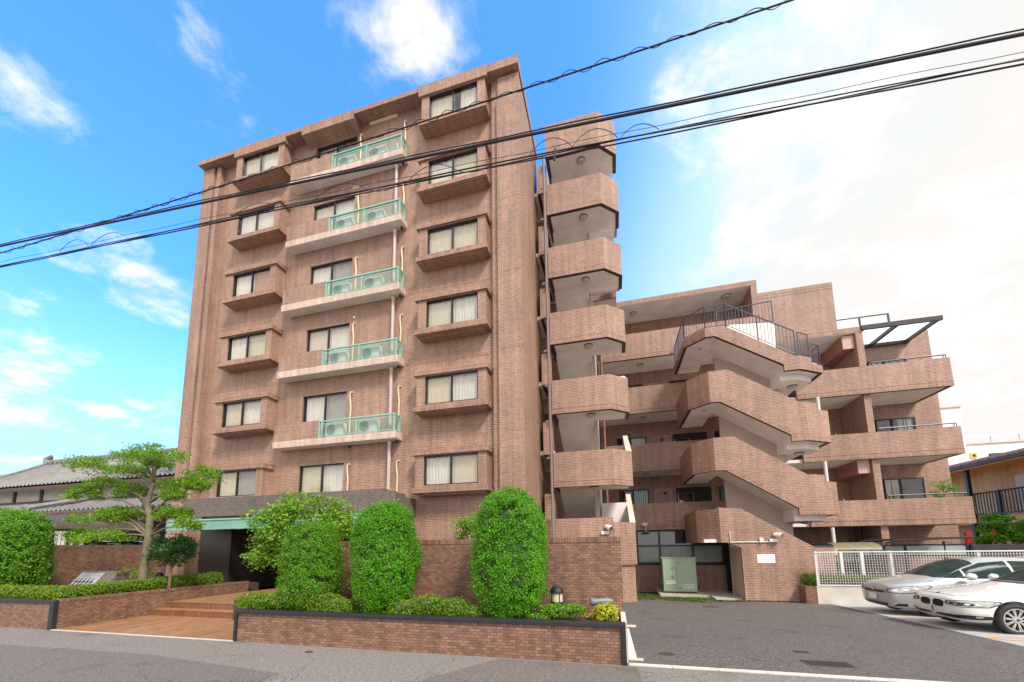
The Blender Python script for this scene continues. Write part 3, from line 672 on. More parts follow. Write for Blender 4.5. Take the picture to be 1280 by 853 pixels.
# ---------------------------------------------------------------- hexagonal stair tower at the tower's right side
HX = [(4.52, 2.72), (6.77, 2.72), (7.46, 3.36), (7.46, 4.25)]
hz = {2: (3.97, 5.33), 3: (6.88, 8.26), 4: (9.78, 11.14), 5: (12.68, 14.05), 6: (15.56, 16.97), 7: (18.28, 19.86)}
def lamp(x, y, z, parent, r=0.17):
    q = MB(); q.lathe([(r*1.06, 0.0), (r*1.06, -0.035)], (x, y, z), 'black_plastic', 20)
    q.lathe([(r, -0.03), (r, -0.055), (r*0.85, -0.085), (r*0.5, -0.10), (0.001, -0.105)], (x, y, z), 'lamp_shell', 20); return part(q, 'ceiling_lamp', parent, smooth=False)
for k, (zb, zt) in hz.items():
    g = MB()
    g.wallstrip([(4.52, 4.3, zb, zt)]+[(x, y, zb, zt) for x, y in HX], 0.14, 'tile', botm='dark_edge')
    root = part(g, 'stair_landing')
    g = MB(); e = 0.004
    xs_ = [(4.52-e, 4.3)]+[(HX[0][0]-e, HX[0][1]-e), (HX[1][0]+e*0.5, HX[1][1]-e), (HX[2][0]+e, HX[2][1]-e*0.5), (HX[3][0]+e, HX[3][1])]
    g.wallstrip([(x, y, zb+0.002, zb+0.20) for x, y in xs_], 0.012, 'tile_soldier', botm='dark_edge'); g.wallstrip([(x, y, zb+0.2005, zb+0.212) for x, y in xs_], 0.012, 'dark_edge'); part(g, 'soldier_course', root)
    g = MB(); g.prism([(4.60, 2.80), (6.74, 2.80), (7.39, 3.40), (7.39, 4.2), (4.60, 4.2)], zb+0.03, zb+0.16, 'concrete_paint'); part(g, 'landing_slab', root)
    lamp(6.0, 3.25, zb+0.03, root)
    # left flight goes down to the corridor below, right flight climbs to the one above
    dz = 1.45
    g = MB(); g.slab_yz([(3.66, zb+0.032), (4.2, zb+0.16), (6.6, zb+0.16-dz), (6.6, zb+0.0-dz), ], 4.62, 6.08, 'concrete_paint'); part(g, 'stair_flight', root)
    g = MB(); g.slab_yz([(4.15, zb+0.03), (4.15, zb+0.22), (6.6, zb+0.2+dz), (6.6, zb+0.0+dz)], 6.20, 7.30, 'concrete_paint'); part(g, 'stair_flight', root)
    if k < 7:
        g = MB(); g.slab_yz([(3.50, zb+0.2), (3.50, zt-0.02), (6.55, zt+dz), (6.55, zb+dz)], 7.32, 7.45, 'tile'); part(g, 'flight_parapet', root)
        g = MB(); L = math.hypot(3.05, dz)
        g.slab_yz([(3.49, zt-0.015), (3.49, zt+0.03), (6.56, zt+0.05+dz), (6.56, zt+0.005+dz)], 7.26, 7.47, 'cream_cap'); part(g, 'parapet_cap', root)
    g = MB(); g.box(5.98, 6.16, 4.2, 4.35, zb-1.3, zb+0.0, 'beige_paint'); g.slab_yz([(4.2, zb+0.1), (6.5, zb-dz+0.1), (6.5, zb-dz+1.0), (4.2, zb+1.0)], 6.09, 6.19, 'concrete_paint'); part(g, 'spine_wall', root)
g = MB()                                                          # lowest landing standing on its base
g.box(3.96, 6.66, 2.72, 2.86, -0.5, 2.76, 'tile'); g.prism([(6.66, 2.70), (6.74, 2.74), (7.46, 3.36), (7.46, 4.3), (6.66, 4.3)], 1.02, 2.58, 'tile', bot='concrete_paint')
g.prism([(6.66, 2.78), (6.72, 2.82), (7.38, 3.42), (7.38, 4.25), (6.66, 4.25)], -0.6, 1.018, 'tile')
root = part(g, 'stair_base')
g = MB(); g.wallstrip([(6.735, 2.735, 1.022, 1.20), (7.464, 3.356, 1.022, 1.20), (7.464, 4.3, 1.022, 1.20)], 0.01, 'tile_soldier'); part(g, 'soldier_course', root)
g = MB(); g.slab_yz([(3.40, 1.5), (3.40, 2.56), (6.5, 4.0), (6.5, 2.6)], 7.32, 7.45, 'tile'); part(g, 'flight_parapet', root)
g = MB(); g.slab_yz([(3.39, 2.565), (3.39, 2.61), (6.51, 4.06), (6.51, 4.01)], 7.26, 7.47, 'cream_cap'); part(g, 'parapet_cap', root)
g = MB(); g.box(6.2, 7.3, 5.2, 5.3, 2.4, 3.55, 'concrete_paint'); part(g, 'cupboard', root)
# link corridor between tower and stairs
for k in range(2, 8):
    zb = 2.45+2.9*(k-2)
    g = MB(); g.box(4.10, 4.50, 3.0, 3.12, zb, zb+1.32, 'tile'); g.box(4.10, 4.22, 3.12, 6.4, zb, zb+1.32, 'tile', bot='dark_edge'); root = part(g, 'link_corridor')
    g = MB(); g.box(3.62, 4.50, 3.13, 6.6, zb+0.02, zb+0.18, 'concrete_paint'); g.box(3.62, 4.5, 4.6, 4.9, zb-0.4, zb+0.018, 'beige_paint'); part(g, 'corridor_slab', root)
g = MB(); g.box(3.61, 4.5, 6.6, 6.7, -0.5, 19.4, 'tile'); part(g, 'link_wall')
g = MB(); g.box(3.62, 4.15, 6.0, 9.0, ROOF, 20.9, 'tile'); part(g, 'roof_penthouse')
g = MB(); g.tube([(4.47, 2.52, 0.2), (4.47, 2.52, 18.2)], 0.055, 'pipe_grey', 10)
for k in range(2, 8):
    for dz in (0.0, 1.45): g.box(4.30, 4.47, 2.50, 2.54, Zk(k)-0.2+dz, Zk(k)-0.12+dz, 'pipe_grey')
part(g, 'drain_pipe')

# ---------------------------------------------------------------- low wing with open corridors
levels = {2: (2.45, 3.74), 3: (5.34, 6.72), 4: (8.31, 9.70), 5: (11.22, 12.60)}
g = MB(); g.box(3.62, 17.42, 9.85, 10.0, -0.8, 14.2, 'tile'); g.box(13.9, 17.42, 9.70, 9.848, -0.8, 11.2, 'tile'); part(g, 'wing_wall')
for k, (zb, zt) in levels.items():
    g = MB(); g.box(6.4 if k < 6 else 6.4, 13.88, 8.0, 8.13, zb, zt, 'tile', bot='dark_edge'); root = part(g, 'access_corridor')
    g = MB(); g.box(6.4, 13.88, 7.994, 8.001, zb+0.002, zb+0.19, 'tile_soldier', bot='dark_edge'); g.box(6.4, 13.88, 7.9945, 8.001, zb+0.1905, zb+0.203, 'dark_edge'); part(g, 'soldier_course', root)
    g = MB(); g.box(4.5, 13.88, 8.132, 9.846, zb+0.03, zb+0.17, 'concrete_paint'); part(g, 'corridor_slab', root)
    lamp(8.4, 8.85, zb+0.03, root); lamp(12.6, 8.85, zb+0.03, root)
g = MB(); g.box(6.6, 13.88, 7.98, 10.0, 14.21, 14.45, 'tile_soldier', bot='concrete_paint'); g.box(13.62, 13.88, 7.985, 8.3, 12.602, 14.208, 'tile'); g.box(13.62, 13.88, 8.3, 9.848, 12.5, 14.208, 'tile')
root = part(g, 'wing_roof'); lamp(8.2, 8.85, 14.21, root); lamp(12.7, 8.6, 14.21, root, 0.22)
for k in (6, 7):
    zb = 2.45+2.9*(k-2); g = MB(); g.box(3.62, 7.3, 7.0, 9.8, zb, zb+0.18, 'concrete_paint'); g.box(6.0, 7.3, 6.9, 7.0, zb, zb+1.3, 'tile'); part(g, 'access_corridor')
g = MB(); g.box(13.885, 16.94, 7.99, 10.0, 11.23, 13.74, 'tile'); root = part(g, 'wing_block')
g = MB(); g.box(13.888, 16.945, 7.983, 7.988, 13.42, 13.56, 'tile_soldier'); g.box(13.888, 16.945, 7.986, 7.989, 13.56, 13.575, 'dark_edge'); part(g, 'soldier_course', root)
# corridor doors and windows
def door(x0, x1, z0, z1, y, m='door_pink'):
    g = MB(); g.box(x0, x1, y-0.03, y+0.002, z0, z1, 'frame_bronze' if m != 'door_pink' else 'beam_pink'); root = part(g, 'apartment_door')
    g = MB(); g.box(x0+0.05, x1-0.05, y-0.045, y-0.031, z0, z1-0.05, m); part(g, 'door_leaf', root)
    g = MB(); g.tube([(x1-0.14, y-0.06, z0+1.0), (x1-0.14, y-0.09, z0+1.0), (x1-0.26, y-0.09, z0+1.0)], 0.012, 'chrome', 6); part(g, 'door_handle', root)
    g = MB(); g.lathe([(0.0, -0.03), (0.07, -0.03), (0.09, 0)], (x0+0.62*(x1-x0), y-0.045, z1-0.24), 'rust_iron', 12, 'y'); part(g, 'door_peephole', root)
def barred_window(x0, x1, z0, z1, y, cm):
    g = MB(); t = 0.04
    g.box(x0, x1, y-0.05, y, z0, z0+t, 'frame_dark'); g.box(x0, x1, y-0.05, y, z1-t, z1, 'frame_dark'); g.box(x0, x0+t, y-0.05, y, z0+t, z1-t, 'frame_dark'); g.box(x1-t, x1, y-0.05, y, z0+t, z1-t, 'frame_dark')
    root = part(g, 'corridor_window')
    if cm: part(curtain_mb(x0+t, x1-t, z0+t, z1-t, y-0.008, cm, 0.006), 'curtain', root)
    else:
        g = MB(); g.face([(x0+t, y-0.006, z0+t), (x1-t, y-0.006, z0+t), (x1-t, y-0.006, z1-t), (x0+t, y-0.006, z1-t)], 'room_dark'); part(g, 'window_recess', root)
    g = MB(); g.face([(x0+t, y-0.03, z0+t), (x1-t, y-0.03, z0+t), (x1-t, y-0.03, z1-t), (x0+t, y-0.03, z1-t)], 'glass'); part(g, 'window_pane', root)
    g = MB(); n = int((x1-x0)/0.11)
    for i in range(n): x = x0+0.06+(x1-x0-0.12)*i/(n-1); g.tube([(x, y-0.10, z0+0.03), (x, y-0.10, z1-0.03)], 0.011, 'frame_dark', 5)
    g.box(x0, x1, y-0.115, y-0.085, z0+0.02, z0+0.05, 'frame_dark'); g.box(x0, x1, y-0.115, y-0.085, z1-0.05, z1-0.02, 'frame_dark'); part(g, 'window_bars', root)
YW = 9.85
for k, (zb, zt) in levels.items():
    fz = zb+0.17; zt_ = zb+2.22
    barred_window(7.05, 7.73, zt_-1.2, zt_, YW, None); barred_window(7.75, 8.56, zt_-1.2, zt_, YW, 'curtain_teal' if k == 2 else ('curtain_grey' if k == 3 else None))
    door(8.84, 9.70, fz, zt_, YW)
    g = MB(); x0, x1 = 9.92, 11.6; g.box(x0, x1, YW-0.012, YW-0.002, fz, zt_+0.02, 'room_dark'); root = part(g, 'meter_niche')
    g = MB(); g.tube([(10.0, YW-0.05, fz), (10.0, YW-0.05, zt_-0.26), (10.73, YW-0.05, zt_-0.26), (10.73, YW-0.05, fz)], 0.018, 'steel', 6); g.box(10.04, 10.69, YW-0.045, YW-0.02, fz, zt_-0.3, 'glass_smoke'); part(g, 'niche_frame', root)
    barred_window(11.98, 12.9, zt_-1.2, zt_, YW, None if k != 2 else 'curtain_teal')
g = MB()
for x in (6.42,): g.tube([(x, 7.86, -0.4), (x, 7.86, 12.4)], 0.06, 'pipe_brown', 10)
part(g, 'drain_pipe')
g = MB(); g.tube([(6.14, 7.86, -0.4), (6.14, 7.86, 14.0)], 0.028, 'white_paint', 8); g.tube([(6.22, 7.86, -0.4), (6.22, 7.86, 14.0)], 0.03, 'frame_dark', 8); part(g, 'conduit')
# ground floor glazing under the corridor
g = MB(); g.box(7.5, 14.0, 8.25, 8.45, -0.8, 0.76, 'tile', top='frame_dark'); g.box(7.5, 14, 8.45, 8.6, 0.76, 2.44, 'room_dark'); root = part(g, 'ground_floor_wall')
g = MB()
for x in (7.75, 8.78, 10.25, 11.55): g.box(x-0.045, x+0.045, 8.22, 8.32, 0.80, 2.42, 'frame_bronze')
for z in (0.80, 1.66, 2.36): g.box(7.5, 11.62, 8.235, 8.30, z, z+0.07, 'frame_bronze')
part(g, 'glazing_frame', root)
for a, b in ((7.55, 8.73), (8.83, 10.2), (10.3, 11.5)):
    g = MB(); g.face([(a, 8.28, 0.90), (b, 8.28, 0.90), (b, 8.28, 1.66), (a, 8.28, 1.66)], 'frosted'); part(g, 'frosted_pane', root)
    g = MB(); g.face([(a, 8.28, 1.73), (b, 8.28, 1.73), (b, 8.28, 2.36), (a, 8.28, 2.36)], 'glass_smoke'); part(g, 'upper_pane', root)
g = MB(); g.box(11.6, 12.5, 8.18, 8.24, -0.4, 2.3, 'frame_dark'); root = part(g, 'service_door'); g = MB(); g.tube([(11.72, 8.16, 0.75), (11.72, 8.12, 0.75), (11.9, 8.12, 0.75)], 0.014, 'chrome', 6); part(g, 'door_handle', root)

# ---------------------------------------------------------------- right end of the wing: loggias and balconies
YB = 7.7
g = MB(); g.box(17.44, 17.70, YB, YB+0.28, -0.8, 11.0, 'tile'); g.box(17.44, 17.62, YB+0.28, 9.85, -0.8, 11.0, 'tile'); part(g, 'loggia_column')
g = MB(); g.box(17.70, 21.36, 9.7, 10.0, -0.8, 11.62, 'tile'); g.box(21.26, 21.36, 10.0, 14, -0.8, 11.6, 'tile'); g.box(14.0, 17.44, 9.66, 9.698, -0.8, 11.0, 'tile'); part(g, 'end_wall')
g = MB(); g.box(13.90, 17.70, YB-0.01, 9.7, 11.002, 11.26, 'tile_soldier', bot='concrete_paint'); part(g, 'loggia_roof')
rb = {2: (2.42, 3.50), 3: (5.25, 6.39), 4: (8.12, 9.35)}
for k, (zb, zt) in rb.items():
    g = MB(); g.box(14.9, 20.52, YB-0.13, YB-0.002, zb, zt, 'tile', bot='dark_edge'); g.box(20.40, 20.52, YB-0.002, 9.69, zb, zt, 'tile', bot='dark_edge'); root = part(g, 'end_balcony')
    g = MB(); g.box(14.9, 20.525, YB-0.137, YB-0.131, zb+0.002, zb+0.20, 'tile_soldier'); g.box(14.9, 20.524, YB-0.1365, YB-0.131, zb+0.20, zb+0.215, 'dark_edge'); part(g, 'soldier_course', root)
    g = MB(); g.box(13.95, 20.39, YB, 9.65, zb+0.02, zb+0.16, 'concrete_paint'); part(g, 'balcony_slab', root)
    g = MB(); zr = zt+0.16; g.tube([(17.8, YB-0.05, zr), (20.42, YB-0.05, zr)], 0.028, 'frame_dark', 8)
    for x in (17.85, 20.36, 20.44): g.tube([(x, YB-0.05, zt-0.01), (x, YB-0.05, zr)], 0.014, 'frame_dark', 6)
    part(g, 'hand_rail', root)
    # wide sliding window behind
    g = MB(); wz1 = zb+2.20; g.box(18.80, 20.31, 9.67, 9.698, wz1-1.95, wz1, 'room_dark'); root2 = part(g, 'balcony_door')
    sliding_panes(root2, 18.80, 20.31, wz1-1.95, wz1, 9.585, 'frame_dark', {4: (cg, cg), 3: (None, cg), 2: (cg, None)}[k], split=0.42, cd_=0.07, name='door_frame')
    g = MB(); g.box(17.75, 18.78, 9.62, 9.69, zb+0.2, wz1-0.1, 'frame_bronze'); part(g, 'side_panel', root2)
    if k in (2, 4):
        g = MB(); b0 = zb+2.12 if k == 4 else zb+2.16; g.box(16.98, 17.40, YB+0.16, 9.6, b0+0.10, b0+0.70, 'beam_red'); root3 = part(g, 'hanging_duct')
        g = MB(); g.box(16.975, 17.405, YB+0.12, YB+0.158, b0+0.095, b0+0.705, 'beam_pink'); part(g, 'duct_end', root3)
    g = MB(); g.box(14.2, 15.9, 9.55, 9.62, zb+0.2, zb+2.2, 'room_dark'); part(g, 'loggia_door')
    g = MB(); g.tube([(15.56, 7.35, zb-0.05), (15.56, 7.35, zb-1.2)], 0.07, 'pipe_white', 10); part(g, 'drain_pipe')
    g = MB(); g.tube([(16.35, 7.9, zt-0.35), (16.35, 7.9, zt+0.12)], 0.018, 'hose_cream', 6); part(g, 'broom_handle')
g = MB(); g.box(13.9, 17.40, 8.6, 8.66, 1.62, 1.70, 'frame_bronze'); g.box(13.9, 17.4, 8.62, 8.65, 0.9, 1.62, 'frosted'); g.box(13.9, 17.4, 8.63, 8.66, -0.5, 0.9, 'room_dark'); g.box(17.2, 17.3, 8.5, 8.6, -0.5, 2.42, 'frame_bronze'); g.box(13.9, 14.0, 8.5, 8.6, -0.5, 2.42, 'frame_bronze'); part(g, 'ground_floor_screen')
# glazed awning on the roof terrace
g = MB(); m = 'frame_bronze'
g.box(17.66, 20.55, 7.62, 7.72, 11.06, 11.26, m); g.box(18.7, 20.55, 9.56, 9.68, 11.06, 11.2, m)
for x in (19.0, 20.43): g.box(x-0.06, x+0.06, 7.722, 9.558, 11.07, 11.22, m)
g.box(17.705, 17.80, 7.722, 9.69, 11.07, 11.22, m); root = part(g, 'glazed_awning')
for a, b in ((17.8, 18.94), (19.06, 20.37)):
    g = MB(); g.face([(a, 7.722, 11.20), (b, 7.722, 11.20), (b, 9.558, 11.20), (a, 9.558, 11.20)], 'awning_glass'); part(g, 'awning_pane', root)
g = MB(); m = 'railing_grey'
g.tube([(16.95, 9.78, 12.72), (19.98, 9.78, 12.72)], 0.03, m, 6)
for x in (18.8, 19.97): g.tube([(x, 9.78, 11.6), (x, 9.78, 12.72)], 0.045, m, 6)
part(g, 'roof_railing')

# ---------------------------------------------------------------- second outside staircase (front plane y = 4.5)
YS = 4.5
st = {2: (1.79, 3.10, None, 1.57), 3: (4.585, 5.90, 2.765, 4.25), 4: (7.35, 8.645, 5.54, 7.03), 5: (10.12, 10.50, 8.33, 8.88)}
for k, (lb, lt, rb_, rt_) in st.items():
    slopeT = (11.33, 13.69); slopeB = (10.96, 13.30)
    g = MB()
    # left landing: side and chamfer
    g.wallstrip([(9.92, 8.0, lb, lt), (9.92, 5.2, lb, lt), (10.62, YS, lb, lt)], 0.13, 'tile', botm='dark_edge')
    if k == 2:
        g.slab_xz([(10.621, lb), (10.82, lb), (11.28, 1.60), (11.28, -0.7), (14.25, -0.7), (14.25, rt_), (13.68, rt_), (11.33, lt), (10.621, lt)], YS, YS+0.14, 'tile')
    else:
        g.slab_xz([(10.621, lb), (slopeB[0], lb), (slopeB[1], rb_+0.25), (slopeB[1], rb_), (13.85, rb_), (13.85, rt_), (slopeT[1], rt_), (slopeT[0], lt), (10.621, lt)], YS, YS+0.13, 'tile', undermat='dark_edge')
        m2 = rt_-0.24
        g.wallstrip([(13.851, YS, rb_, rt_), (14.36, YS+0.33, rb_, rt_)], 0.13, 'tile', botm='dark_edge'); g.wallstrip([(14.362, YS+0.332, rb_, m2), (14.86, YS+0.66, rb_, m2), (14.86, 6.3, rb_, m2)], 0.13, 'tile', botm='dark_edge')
    root = part(g, 'outside_staircase')
    if k > 2:
        g = MB(); e = 0.005; sh = 0.19
        g.wallstrip([(9.92-e, 8.0, lb+0.002, lb+sh), (9.92-e, 5.2-e*0.4, lb+0.002, lb+sh), (10.62, YS-e, lb+0.002, lb+sh)], 0.004, 'tile_soldier')
        g.slab_xz([(10.62, lb+0.002), (slopeB[0], lb+0.002), (slopeB[1], rb_+0.252), (slopeB[1], rb_+0.002), (13.85, rb_+0.002), (13.85, rb_+sh), (13.62, rb_+sh), (11.05, lb+sh), (10.62, lb+sh)], YS-e, YS-0.0005, 'tile_soldier')
        g.wallstrip([(13.85, YS-e, rb_+0.002, rb_+sh), (14.86+e*0.5, YS+0.66-e, rb_+0.002, rb_+sh), (14.86+e, 6.3, rb_+0.002, rb_+sh)], 0.004, 'tile_soldier'); part(g, 'soldier_course', root)
        g = MB()                                                 # pale soffits
        g.prism([(10.05, 8.0), (10.05, 5.26), (10.67, YS+0.135), (11.0, YS+0.135), (11.0, 8.0)], lb+0.02, lb+0.16, 'concrete_paint')
        g.slab_xz([(11.001, lb+0.02), (13.308, rb_+0.25), (13.308, rb_+0.42), (11.001, lb+0.16)], YS+0.135, 5.978, 'concrete_paint')
        g.prism([(13.31, YS+0.135), (13.83, YS+0.135), (14.72, YS+0.74), (14.72, 6.3), (13.31, 6.3)], rb_+0.02, rb_+0.44, 'concrete_paint')
        g.prism([(13.31, 5.0), (13.9, 5.0), (14.58, 5.5), (14.58, 6.3), (13.31, 6.3)], rb_-0.20, rb_+0.018, 'concrete_paint')
        g.prism([(13.25, 6.3), (14.3, 6.3), (14.3, 8.0), (13.25, 8.0)], rb_-0.18, rb_+0.0, 'concrete_paint'); part(g, 'stair_soffit', root)
        lamp(14.0, 5.75, rb_-0.20, root); 
        q = MB(); q.lathe([(0.10, 0), (0.09, -0.03), (0, -0.035)], (10.6, 5.5, lb+0.02), 'lamp_shell', 14); part(q, 'ceiling_lamp', root)
        g = MB(); g.slab_xz([(11.0, lb-1.5), (13.3, rb_+0.0), (13.3, rb_+0.2), (11.0, lb-1.3)], 6.15, 7.4, 'concrete_paint'); part(g, 'return_flight', root)
    if k == 5:                                                   # steel balustrade on the top flight
        g = MB(); m = 'railing_grey'
        path = [((9.98, 7.9), 10.52, 11.47), ((9.98, 5.26), 10.52, 11.47), ((10.66, YS+0.06), 10.52, 11.47), ((11.42, YS+0.06), 10.50, 11.47), ((13.76, YS+0.06), 8.90, 9.92), ]
        path2 = [((13.86, YS+0.06), 8.90, 9.86), ((14.33, YS+0.38), 8.90, 9.86)]; path3 = [((14.38, YS+0.40), 8.66, 9.50), ((14.80, YS+0.70), 8.66, 9.50), ((14.80, 6.2), 8.66, 9.50)]
        def balus(path, spacing=0.125):
            for i in range(len(path)-1):
                (p, zb0, zt0), (q_, zb1, zt1) = path[i], path[i+1]
                p = Vector(p); q_ = Vector(q_); L = (q_-p).length; n = max(2, round(L/spacing))
                g.tube([(p.x, p.y, zt0), (q_.x, q_.y, zt1)], 0.026, m, 6); g.tube([(p.x, p.y, zb0+0.06), (q_.x, q_.y, zb1+0.06)], 0.016, m, 5)
                for j in range(n+1):
                    t = j/n; c = p.lerp(q_, t); za = zb0+(zb1-zb0)*t; zc = zt0+(zt1-zt0)*t
                    post = j in (0, n) or (L > 2 and j == n//2)
                    g.tube([(c.x, c.y, za-0.04 if post else za+0.06), (c.x, c.y, zc)], 0.026 if post else 0.0095, m, 5)
        balus(path); balus(path2); balus(path3)
        balus([((11.5, 6.05), 11.2, 12.0), ((13.68, 6.05), 11.15, 12.15)]); g.tube([(11.0, 5.95, 10.9), (11.9, 5.95, 11.35)], 0.02, 'chrome', 6)
        part(g, 'stair_railing', root)
g = MB(); g.slab_xz([(11.28, -0.7), (13.6, -0.7), (13.6, 8.45), (11.25, 9.9)], 5.98, 6.13, 'beige_paint'); g.box(11.30, 11.42, 4.641, 5.979, -0.7, 1.6, 'beige_paint'); part(g, 'spine_wall')
g = MB(); g.box(10.05, 11.3, 4.64, 8.0, 1.80, 1.92, 'concrete_paint'); part(g, 'landing_slab')
g = MB(); g.slab_xz([(11.3, 10.1), (13.6, 8.9), (13.70, 11.12), (12.0, 11.28), (11.3, 10.9)], 5.985, 6.12, 'concrete_paint'); part(g, 'top_parapet')
# fittings on the building
g = MB(); g.box(11.78, 12.36, YS-0.012, YS-0.002, 1.02, 1.34, 'sign_white'); sg = part(g, 'notice_board')
for i, z in enumerate((1.27, 1.205, 1.14, 1.08)):
    g = MB(); x = 11.83
    while x < 12.30:
        ww = 0.02+0.02*rng.random(); g.box(x, x+ww, YS-0.0135, YS-0.0121, z, z+0.022, 'pipe_pink'); x += ww+0.012
    part(g, 'text_line', sg)
g = MB(); g.tube([(10.92, YS-0.03, 2.20), (10.92, YS-0.03, 1.80), (12.2, YS-0.03, 1.80)], 0.018, 'white_paint', 6); g.box(11.90, 12.02, YS-0.08, YS-0.002, 1.78, 1.95, 'white_paint'); part(g, 'conduit')
def floodlight(name, p, aim):
    g = MB(); x, y, z = p; g.box(x-0.33, x-0.05, y-0.09, y-0.002, z-0.16, z-0.04, 'white_paint'); root = part(g, name)
    g = MB(); d = Vector(aim).normalized(); a = Vector((x-0.06, y-0.08, z-0.06)); h = a+Vector((0, -0.06, 0.14))
    g.tube([a, h], 0.018, 'white_paint', 6)
    g.tube([h-d*0.16, h-d*0.12, h+d*0.08, h+d*0.12], [0.05, 0.075, 0.11, 0.115], 'white_paint', 14); g.tube([h+d*0.121, h+d*0.125], 0.10, 'steel', 14); part(g, 'lamp_head', root)
floodlight('flood_light', (6.55, 2.72, 2.30), (0.6, -0.5, -0.35)); floodlight('security_camera', (12.55, YS, 1.95), (0.75, -0.6, -0.2))
g = MB(); g.box(8.02, 8.24, 7.88, 7.985, 2.66, 2.80, 'white_paint'); root = part(g, 'lamp_bracket'); g = MB(); g.tube([(8.15, 7.86, 2.7), (8.15, 7.80, 2.32)], 0.02, 'white_paint', 6); g.lathe([(0.04, 0.06), (0.2, 0.0), (0.19, -0.02), (0, -0.02)], (8.15, 7.79, 2.28), 'black_plastic', 14); part(g, 'lamp_shade', root)

# ================================================================== AIR CONDITIONERS on the balconies
def make_ac(loc, label):
    t = thing('air_conditioner', loc, label, 'air conditioner', 'air conditioner units on the balconies')
    x, y, z = loc
    g = MB(); g.box(x-0.39, x+0.39, y-0.12, y+0.12, z+0.05, z+0.57, 'appliance'); g.box(x-0.36, x-0.26, y-0.12, y+0.12, z, z+0.05, 'black_plastic'); g.box(x+0.26, x+0.36, y-0.12, y+0.12, z, z+0.05, 'black_plastic'); part(g, 'casing', t, bevel=0.01)
    g = MB(); g.lathe([(0.0, -0.139), (0.205, -0.139)], (x-0.12, y, z+0.31), 'room_dark', 20, 'y')
    for r in (0.06, 0.10, 0.14, 0.18, 0.21): g.lathe([(r-0.006, -0.142), (r+0.006, -0.142)], (x-0.12, y, z+0.31), 'appliance', 20, 'y')
    part(g, 'fan_grille', t); return t
ORD = {3: 'lowest', 4: 'second lowest', 5: 'middle', 6: 'second highest', 7: 'top'}
ac0 = None
for k in range(3, 8):
    for x, sidew in ((-3.45, 'left'), (-2.0, 'right')):
        lab = 'cream air conditioner outdoor unit, %s of the two behind the %s green balcony railing' % (sidew, ORD[k])
        loc = (x, 0.27, 1.745+(Zk(k)-1.745)*BK-0.738)
        if ac0 is None: ac0 = make_ac(loc, lab)
        else: dup(ac0, loc=loc, label=lab)

# ================================================================== FOLIAGE TOOLS
def leaf_quads(P, Nn, size, mb, m, aspect=0.55, tilt=0.9, var=0.35):
    n = len(P); Nn = Nn+nrng.normal(0, tilt, (n, 3)); Nn /= np.linalg.norm(Nn, axis=1)[:, None]+1e-9
    a = nrng.normal(0, 1, (n, 3)); a -= (a*Nn).sum(1)[:, None]*Nn; a /= np.linalg.norm(a, axis=1)[:, None]+1e-9
    b = np.cross(Nn, a); s = size*(1+nrng.uniform(-var, var, n))[:, None]
    mid = P+Nn*s*0.12
    V = np.stack([P-a*s, mid-b*s*aspect, P+a*s, mid+b*s*aspect], 1).reshape(-1, 3)
    Fq = np.arange(4*n).reshape(-1, 4); mb.add_np(V, Fq, m)
def lumps(D, seed, amp, freq):
    q = np.random.default_rng(seed); o = np.zeros(len(D))
    for i in range(7):
        k = q.normal(0, 1, 3); k = k/np.linalg.norm(k)*freq*(0.6+q.random()*1.3); o += np.sin(D@k+q.random()*6.3)
    return 1+amp*o/3.2
def ell_shell(n, c, r, seed, amp=0.09, freq=7, thick=0.16, zmin=-1.0, power=2.0):
    D = nrng.normal(0, 1, (n, 3)); D /= np.linalg.norm(D, axis=1)[:, None]
    D = D[D[:, 2] > zmin]; L = lumps(D, seed, amp, freq)
    if power != 2.0:
        q = (np.abs(D)**power).sum(1)**(-1/power); S = D*q[:, None]
    else: S = D
    d = 1-thick*nrng.random(len(D))**1.5
    return np.array(c)+S*np.array(r)*(L*d)[:, None], D
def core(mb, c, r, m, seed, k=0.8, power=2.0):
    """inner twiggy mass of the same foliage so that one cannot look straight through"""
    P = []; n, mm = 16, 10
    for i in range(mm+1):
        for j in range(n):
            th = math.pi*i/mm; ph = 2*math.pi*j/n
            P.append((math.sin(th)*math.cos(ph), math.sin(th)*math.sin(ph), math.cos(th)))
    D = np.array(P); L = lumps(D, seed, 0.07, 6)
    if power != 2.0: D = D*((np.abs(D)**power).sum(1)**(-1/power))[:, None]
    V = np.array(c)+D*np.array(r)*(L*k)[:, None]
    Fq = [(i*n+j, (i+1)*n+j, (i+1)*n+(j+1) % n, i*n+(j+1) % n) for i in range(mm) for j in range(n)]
    mb.add_np(V, Fq, m)
